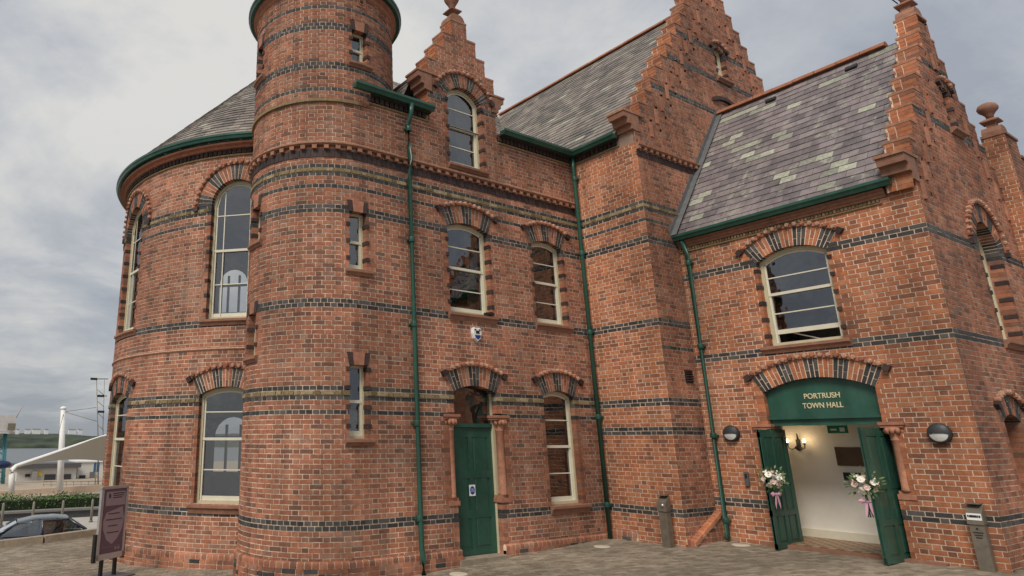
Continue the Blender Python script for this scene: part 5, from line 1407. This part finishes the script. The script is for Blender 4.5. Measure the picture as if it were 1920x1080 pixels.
# beach promenade ground, falling to the sea
pg = MB()
strip = [(38.6, -1.5), (60, -2.2), (100, -3.6), (160, -4.6), (240, -6.6), (330, -7.2)]
for i in range(len(strip)-1):
    (y0, z0), (y1, z1) = strip[i], strip[i+1]; pg.face([(-300, y0, z0), (300, y0, z0), (300, y1, z1), (-300, y1, z1)])
struct(pg.build('promenade', flat('sandy_paving', (.36, .29, .22, 1), .9, .15, .4, .1)))
sea = MB(); sea.face([(-3000, 300, -7.0), (3000, 300, -7.0), (3000, 5000, -7.0), (-3000, 5000, -7.0)])
m_sea, t_, b_ = newmat('grey_sea'); b_.inputs['Base Color'].default_value = (.05, .065, .078, 1); b_.inputs['Roughness'].default_value = .28
wv_ = t_.nodes.new('ShaderNodeTexNoise'); wv_.inputs['Scale'].default_value = .35; wv_.inputs['Detail'].default_value = 6
gg = t_.nodes.new('ShaderNodeNewGeometry'); t_.links.new(gg.outputs['Position'], wv_.inputs['Vector']); bp_ = t_.nodes.new('ShaderNodeBump'); bp_.inputs['Strength'].default_value = .6; bp_.inputs['Distance'].default_value = .5
t_.links.new(wv_.outputs['Fac'], bp_.inputs['Height']); t_.links.new(bp_.outputs[0], b_.inputs['Normal'])
struct(sea.build('sea', m_sea))
# far shore
fs = MB(); n_ = 60; rg = random.Random(5); prev = None
for i in range(n_+1):
    x = -500+1400*i/n_; base = 20+4*math.sin(i*.35)+3*math.sin(i*.9+1)+rg.uniform(-1, 1); base -= max(0, (x-150))*.006
    col = [(x, 905+rg.uniform(-6, 6), -7.6), (x, 915, -3.5+rg.uniform(-.5, .5)), (x, 950, 3+rg.uniform(-1.5, 1.5)), (x, 1010, base*.45+rg.uniform(-.8, .8)), (x, 1180, base*.62), (x, 1600, base*.55)]
    if prev:
        for j in range(len(col)-1): fs.face([prev[j], col[j], col[j+1], prev[j+1]], 0, True)
    prev = col
struct(fs.build('far_shore', ramp_mat('shore_fields', [(.36, (.026, .034, .030, 1)), (.5, (.042, .055, .038, 1)), (.6, (.055, .07, .04, 1)), (.7, (.085, .085, .065, 1))], .95, 'noise', .3, .03, 0)))
for i, (u_, w, h_) in enumerate(((33, 4, 3), (52, 7, 3), (68, 11, 3.6), (87, 5, 2.6), (135, 10, 2.4), (150, 6, 2.2))):
    p = at(u_, 806.5, 1120); t = thing('far_house', 'tiny white house on the far shore, %s' % ('leftmost of the row', 'second from the left in the row', 'longest house, third from the left', 'small house just left of the mast', 'long house just right of the mast', 'rightmost of the row')[i], 'house', 'white houses along the far shore')
    mb = MB(); mb.bb(p.x-w/2, p.x+w/2, p.y-4, p.y+4, p.z-6, p.z+h_*.30-.4); mb.build('wall', m_white, t)
    mb = MB(); z = p.z+h_*.30-.4; mb.add([(p.x-w/2, p.y-4.3, z), (p.x+w/2, p.y-4.3, z), (p.x+w/2, p.y+4.3, z), (p.x-w/2, p.y+4.3, z), (p.x-w/2, p.y, z+1.6), (p.x+w/2, p.y, z+1.6)], [(0, 1, 5, 4), (2, 3, 4, 5), (0, 4, 3), (1, 2, 5)]); mb.build('roof', m_slate, t)
# canopy sail on its mast
cp = thing('canopy', 'beige tensile sail canopy on white steel posts beside the promenade', 'canopy')
D_ = 62
cA, cB, cC_ = at(20, 876, D_), at(182, 822, D_+3), at(215, 812, D_+3)
mb = MB(); mb.tube([at(21, 925, D_), at(22, 890, D_), at(23, 880, D_), at(30, 874, D_), cB, cC_], [.25, .23, .2, .17, .13, .12], 10); mb.build('curved_post', m_white, cp)
mb = MB(); mb.tube([at(112, 922, D_+6), at(115, 848, D_+6), at(119, 766, D_+6)], [.29, .27, .22], 12); mb.lathe(at(119, 766, D_+6), [(.24, -.1), (.3, 0), (.26, .12), (.1, .2)], 10); mb.build('mast', m_white, cp)
ss = MB(); nn2 = 10
for i in range(nn2):
    def edge(t, lo):
        if not lo: return at(32+t*172, 874-t*60-2*math.sin(t*math.pi), D_+.6+2.5*t)
        return at(40+t*172, 874-8*t-8*math.sin(t*math.pi), D_-3.5)
    t0, t1 = i/nn2, (i+1)/nn2; k = 6
    for j in range(k):
        f0, f1 = j/k, (j+1)/k
        def q(t, f): v_ = edge(t, 0).lerp(edge(t, 1), f); v_.z -= .5*math.sin(f*math.pi)*t*.5; return v_
        ss.face([q(t0, f0), q(t1, f0), q(t1, f1), q(t0, f1)], 0, True)
ss.build('sail', flat('beige_canvas', (.13, .107, .076, 1), .8, .05, 2, 0), cp)
mb = MB(); tp = at(120, 772, D_+6)
for u_, v_ in ((180, 764), (182, 790), (108, 820)): mb.tube([tp, at(u_, v_, D_+4)], .025, 5)
mb.build('stay_cable', m_steel, cp)
mb = MB(); 
for u_, v_ in ((19, 922), (112, 920)): mb.box(at(u_, v_+4, D_)-Z*1.3, (.5, .5, .9))
mb.build('footing', flat('grey_footing', (.3, .28, .25, 1), .9), cp)
# low beach building
bd = thing('beach_building', 'low pale rendered seafront building with flat grey roof and dark doors', 'building')
B_ = 120; b0 = at(28, 918, B_); b1 = at(140, 918, B_+2); bt = at(28, 877, B_).z
ub = Vector((b1.x-b0.x, b1.y-b0.y, 0)).normalized(); nb_ = Vector((ub.y, -ub.x, 0)); L = (Vector((b1.x, b1.y, 0))-Vector((b0.x, b0.y, 0))).length
ax = (ub, nb_, Z); mid = (b0+b1)/2; zc_ = (bt+b0.z)/2-.6
mb = MB(); mb.box((mid.x-nb_.x*3, mid.y-nb_.y*3, zc_), (L/2, 3, (bt-b0.z)/2+.6), 0, ax); mb.build('wall', flat('pale_render', (.56, .54, .50, 1), .85), bd)
mb = MB(); mb.box((mid.x-nb_.x*3, mid.y-nb_.y*3, bt+.2), (L/2+.5, 3.6, .35), 0, ax); mb.build('roof', flat('grey_roof_felt', (.10, .10, .105, 1), .8), bd)
def bface(u0, u1, v0, v1, name, mat, th_=.12):
    p, q = at(u0, v0, B_), at(u1, v1, B_); a = (p-b0).dot(ub); b = (q-b0).dot(ub); c = Vector((b0.x, b0.y, 0))+ub*((a+b)/2); mb = MB()
    mb.box((c.x+nb_.x*.05, c.y+nb_.y*.05, (p.z+q.z)/2), (abs(b-a)/2, th_, abs(p.z-q.z)/2), 0, ax); mb.build(name, mat, bd)
m_dkdoor = flat('dark_shutter', (.045, .042, .045, 1), .6)
bface(86, 105, 890, 916, 'door', m_dkdoor); bface(118, 136, 890, 916, 'door', m_dkdoor); bface(48, 57, 889, 894, 'window', m_iron); bface(34, 58, 908, 918, 'low_panel', flat('brown_panel', (.16, .09, .065, 1), .8)); bface(68, 82, 906, 918, 'low_panel', m_dkdoor); bface(72, 80, 884, 893, 'yellow_plaque', flat('yellow_paint', (.62, .46, .06, 1), .6)); bface(61, 67, 884, 918, 'buttress', flat('grey_buttress', (.30, .29, .28, 1), .85), .5)
bd2 = thing('white_seafront_house', 'taller pale seafront block beside the brick rotunda edge', 'building')
p0, p1 = at(141, 918, 126), at(230, 918, 126); c = (p0+p1)/2; tz = at(141, 866, 126).z
mb = MB(); mb.box((c.x, c.y+4, (p0.z+tz)/2-.5), ((p1-p0).length/2, 4, (tz-p0.z)/2+.5), 0); mb.build('wall', flat('white_render', (.62, .60, .56, 1), .85), bd2)
mb = MB(); mb.box((c.x, c.y+4, tz+.06), ((p1-p0).length/2+.2, 4.2, .12), 0); mb.build('roof', m_white, bd2)
mb = MB(); q = at(153, 902, 125.5); mb.box(q, (.5, .2, .95)); mb.build('door', m_dkdoor, bd2)
mb = MB(); q = at(172, 901, 125.5); mb.box(q, (.4, .2, 1.4)); mb.build('pier', flat('dark_pier', (.16, .15, .14, 1), .8), bd2)
# blue sign on a pole
sg = thing('blue_sign', 'blue information sign on a pole beside the rotunda', 'sign'); q = at(181, 876, 75)
mb = MB(); mb.box(q, (.28, .03, .48)); mb.build('plate', flat('sign_blue', (.04, .11, .20, 1), .5), sg); mb = MB(); mb.tube([q-Z*3.4, q+Z*.5], .05, 6); mb.build('pole', m_steel, sg)
# promenade railing
rl = thing('railing', 'thin grey metal railing in front of the seafront building', 'railing'); R_ = 95; mb = MB()
mb.tube([at(80, 903, R_), at(215, 902, R_)], .04, 5); mb.tube([at(80, 909, R_), at(215, 908, R_)], .025, 5); mb.build('rail', m_steel, rl)
for u_ in range(82, 212, 14): mb = MB(); mb.tube([at(u_, 902, R_), at(u_, 925, R_)], .035, 5); mb.build('post', m_steel, rl)
# pink sandy parapet in front
pp = MB(); a = at(-40, 930, 70); b = at(230, 926, 70); zt_ = at(60, 912, 70).z
pp.hexa([(a.x, a.y, -4), (b.x, b.y, -4), (b.x, b.y, zt_+.1), (a.x, a.y, zt_-.4), (a.x, a.y+.6, -4), (b.x, b.y+.6, -4), (b.x, b.y+.6, zt_+.1), (a.x, a.y+.6, zt_-.4)], 0, True)
tag(pp.build('parapet', flat('pink_sand_render', (.47, .36, .27, 1), .9)), 'pinkish rendered parapet running behind the hedge', 'wall')
# floodlight mast
fm_ = thing('floodlight_mast', 'tall thin grey lattice mast with three lamp arms by the rotunda', 'mast'); M_ = 80; mb = MB()
mb.tube([at(184, 930, M_), at(184, 830, M_), at(181, 712, M_)], [.08, .07, .04], 6); mb.tube([at(195, 930, M_), at(193, 800, M_), at(196, 712, M_)], [.06, .05, .03], 6)
for k in range(6): mb.tube([at(182+.3*k, 730+k*22, M_), at(195, 741+k*22, M_)], .03, 4)
mb.build('pole', m_steel, fm_)
for v_, u0, u1 in ((710.5, 173, 203), (742.5, 186, 201), (772, 186, 196)): mb = MB(); mb.tube([at(u0, v_, M_), at(u1, v_, M_)], .05, 6); mb.box(at(u0+3, v_, M_), (.35, .12, .12)); mb.build('lamp_arm', m_iron, fm_)
# blue water slide tower at the left edge
wt = thing('slide_tower', 'turquoise steel tower with pale cabin at the left edge of the view', 'tower'); T_ = 110; mb = MB()
for u_ in (-8, 8, 12): mb.tube([at(u_-6, 925, T_), at(u_, 812, T_)], .16, 6)
for k in range(5): mb.tube([at(-10, 830+k*18, T_), at(10, 821+k*18, T_)], .08, 5); mb.tube([at(-10, 821+k*18, T_), at(10, 839+k*18, T_)], .08, 5)
mb.build('tower_frame', flat('turquoise_steel', (.06, .22, .26, 1), .5), wt)
mb = MB(); q = at(6, 794, T_); mb.box(q, (1.35, 1.2, 1.15)); mb.box(q-Z*1.3, (1.6, 1.5, .12)); mb.build('cabin', flat('pale_cabin', (.52, .50, .49, 1), .7), wt)
mb = MB(); mb.box(q+Vector((1.0, -1.7, -.5)), (.5, .1, .5)); mb.build('window', m_steel, wt)
mb = MB(); mb.tube([q+Vector((1.6, 0, .8)), q+Vector((2.3, 0, 2.6))], .06, 5); mb.build('aerial', flat('pinkish_pole', (.4, .3, .28, 1), .6), wt)
mb = MB(); q = at(3, 871, T_-6); mb.ball(q, 1.0, 14, 0, (1.25, 1, .55)); mb.build('slide_bowl', flat('navy_plastic', (.012, .025, .085, 1), .4), wt)
# ================================================================== CAR
def build_car(loc, rz):
    t = thing('parked_car', 'dark blue grey saloon car parked on the road below the forecourt', 'car'); t.location = loc; t.rotation_euler = (0, 0, rz)
    paint, pt, pbs = newmat('blue_grey_car_paint'); pbs.inputs['Base Color'].default_value = (.035, .045, .062, 1); pbs.inputs['Roughness'].default_value = .28; pbs.inputs['Coat Weight'].default_value = .6; pbs.inputs['Metallic'].default_value = .25
    trim = flat('black_trim', (.012, .012, .013, 1), .5)
    # lower body stations: x, halfwidth, z bottom, z belt
    st = [(-2.22, .62, .42, .80), (-2.15, .78, .32, .92), (-1.7, .86, .24, .98), (-.8, .89, .20, .96), (.2, .89, .20, .93), (.9, .88, .20, .89), (1.5, .86, .22, .83), (1.95, .80, .26, .74), (2.18, .66, .32, .64), (2.24, .5, .38, .56)]
    mb = MB(); rings = []
    for x, w, zb, zt in st:
        m_ = (zb+zt)/2
        rings.append([(x, -w*.9, zb), (x, -w, zb+.12), (x, -w*1.0, m_), (x, -w*.965, zt-.06), (x, -w*.86, zt), (x, -w*.4, zt+.025), (x, w*.4, zt+.025), (x, w*.86, zt), (x, w*.965, zt-.06), (x, w, m_), (x, w, zb+.12), (x, w*.9, zb)])
    mb.sweep(rings, 0, smooth=True); body = mb.build('body', paint, t)
    # greenhouse
    gs = [(-1.62, .70, .96, .97), (-1.0, .68, .95, 1.33), (-.5, .66, .95, 1.43), (.1, .65, .94, 1.44), (.45, .65, .92, 1.40), (1.18, .70, .88, .90)]
    roof = MB(); rings = []
    for x, w, zb, zt in gs[1:5]:
        rings.append([(x, -w*.93, zt-.05), (x, -w*.80, zt-.012), (x, -w*.4, zt+.012), (x, w*.4, zt+.012), (x, w*.80, zt-.012), (x, w*.93, zt-.05)])
    roof.sweep(rings, 0, smooth=True, close=False, caps=False)
    def pillar(p, q, r=.028): roof.tube([p, q], r, 6)
    for s in (-1, 1):
        pillar((-1.62, s*.74, .95), (-1.0, s*.63, 1.29), .05); pillar((1.18, s*.76, .88), (.45, s*.61, 1.36), .032); pillar((-.28, s*.84, .93), (-.3, s*.625, 1.38), .03)
        pillar((-1.0, s*.63, 1.29), (.45, s*.61, 1.36), .035)
    roof.build('roof', paint, t)
    tint = glass_mat('car_glass', (.25, .28, .27, 1)); 
    for s in (-1, 1):
        g = MB(); g.face([(-1.45, s*.83, .96), (-.30, s*.845, .94), (-.32, s*.64, 1.37), (-1.0, s*.645, 1.29)]); g.build('side_window', tint, t)
        g = MB(); g.face([(-.26, s*.845, .94), (1.05, s*.815, .90), (.44, s*.635, 1.35), (-.28, s*.64, 1.37)]); g.build('side_window', tint, t)
    g = MB(); g.face([(1.17, -.74, .885), (1.17, .74, .885), (.47, .60, 1.37), (.47, -.60, 1.37)]); g.build('windscreen', tint, t)
    g = MB(); g.face([(-1.62, -.72, .96), (-1.62, .72, .96), (-1.02, .60, 1.30), (-1.02, -.60, 1.30)]); g.build('rear_window', tint, t)
    it = MB()
    for x in (-.75, .25):
        for s in (-.36, .36): it.box((x, s, .95), (.07, .22, .26)); it.box((x, s, 1.25), (.05, .12, .07))
    it.bb(-1.5, 1.1, -.75, .75, .55, .75); it.build('seat', trim, t)
    for x in (-1.38, 1.38):
        for s in (-1, 1):
            w_ = MB(); rr = [[(x+r_*math.cos(q*math.pi/10), s*y, .31+r_*math.sin(q*math.pi/10)) for q in range(20)] for r_, y in ((.24, .90), (.31, .885), (.31, .70), (.2, .69))]
            w_.sweep(rr, 0); wo_ = w_.build('wheel', trim, t)
            rm = MB(); rr = [[(x+r_*math.cos(q*math.pi/10), s*y, .31+r_*math.sin(q*math.pi/10)) for q in range(20)] for r_, y in ((.21, .895), (.20, .905), (.06, .90))]; rm.sweep(rr, 0); rm.build('rim', m_alu, wo_)
    for s in (-1, 1):
        m_ = MB(); m_.ball((.95, s*.98, .97), .10, 8, 0, (.6, 1, .75)); m_.build('mirror', paint, t)
        l_ = MB(); l_.box((2.12, s*.56, .60), (.07, .14, .06)); l_.build('headlight', m_alu, t)
        l_ = MB(); l_.box((-2.19, s*.62, .80), (.04, .13, .07)); l_.build('tail_light', flat('red_lens', (.25, .01, .01, 1), .2), t)
    return t
build_car((3.75, 24.0, -1.53), R(-4))
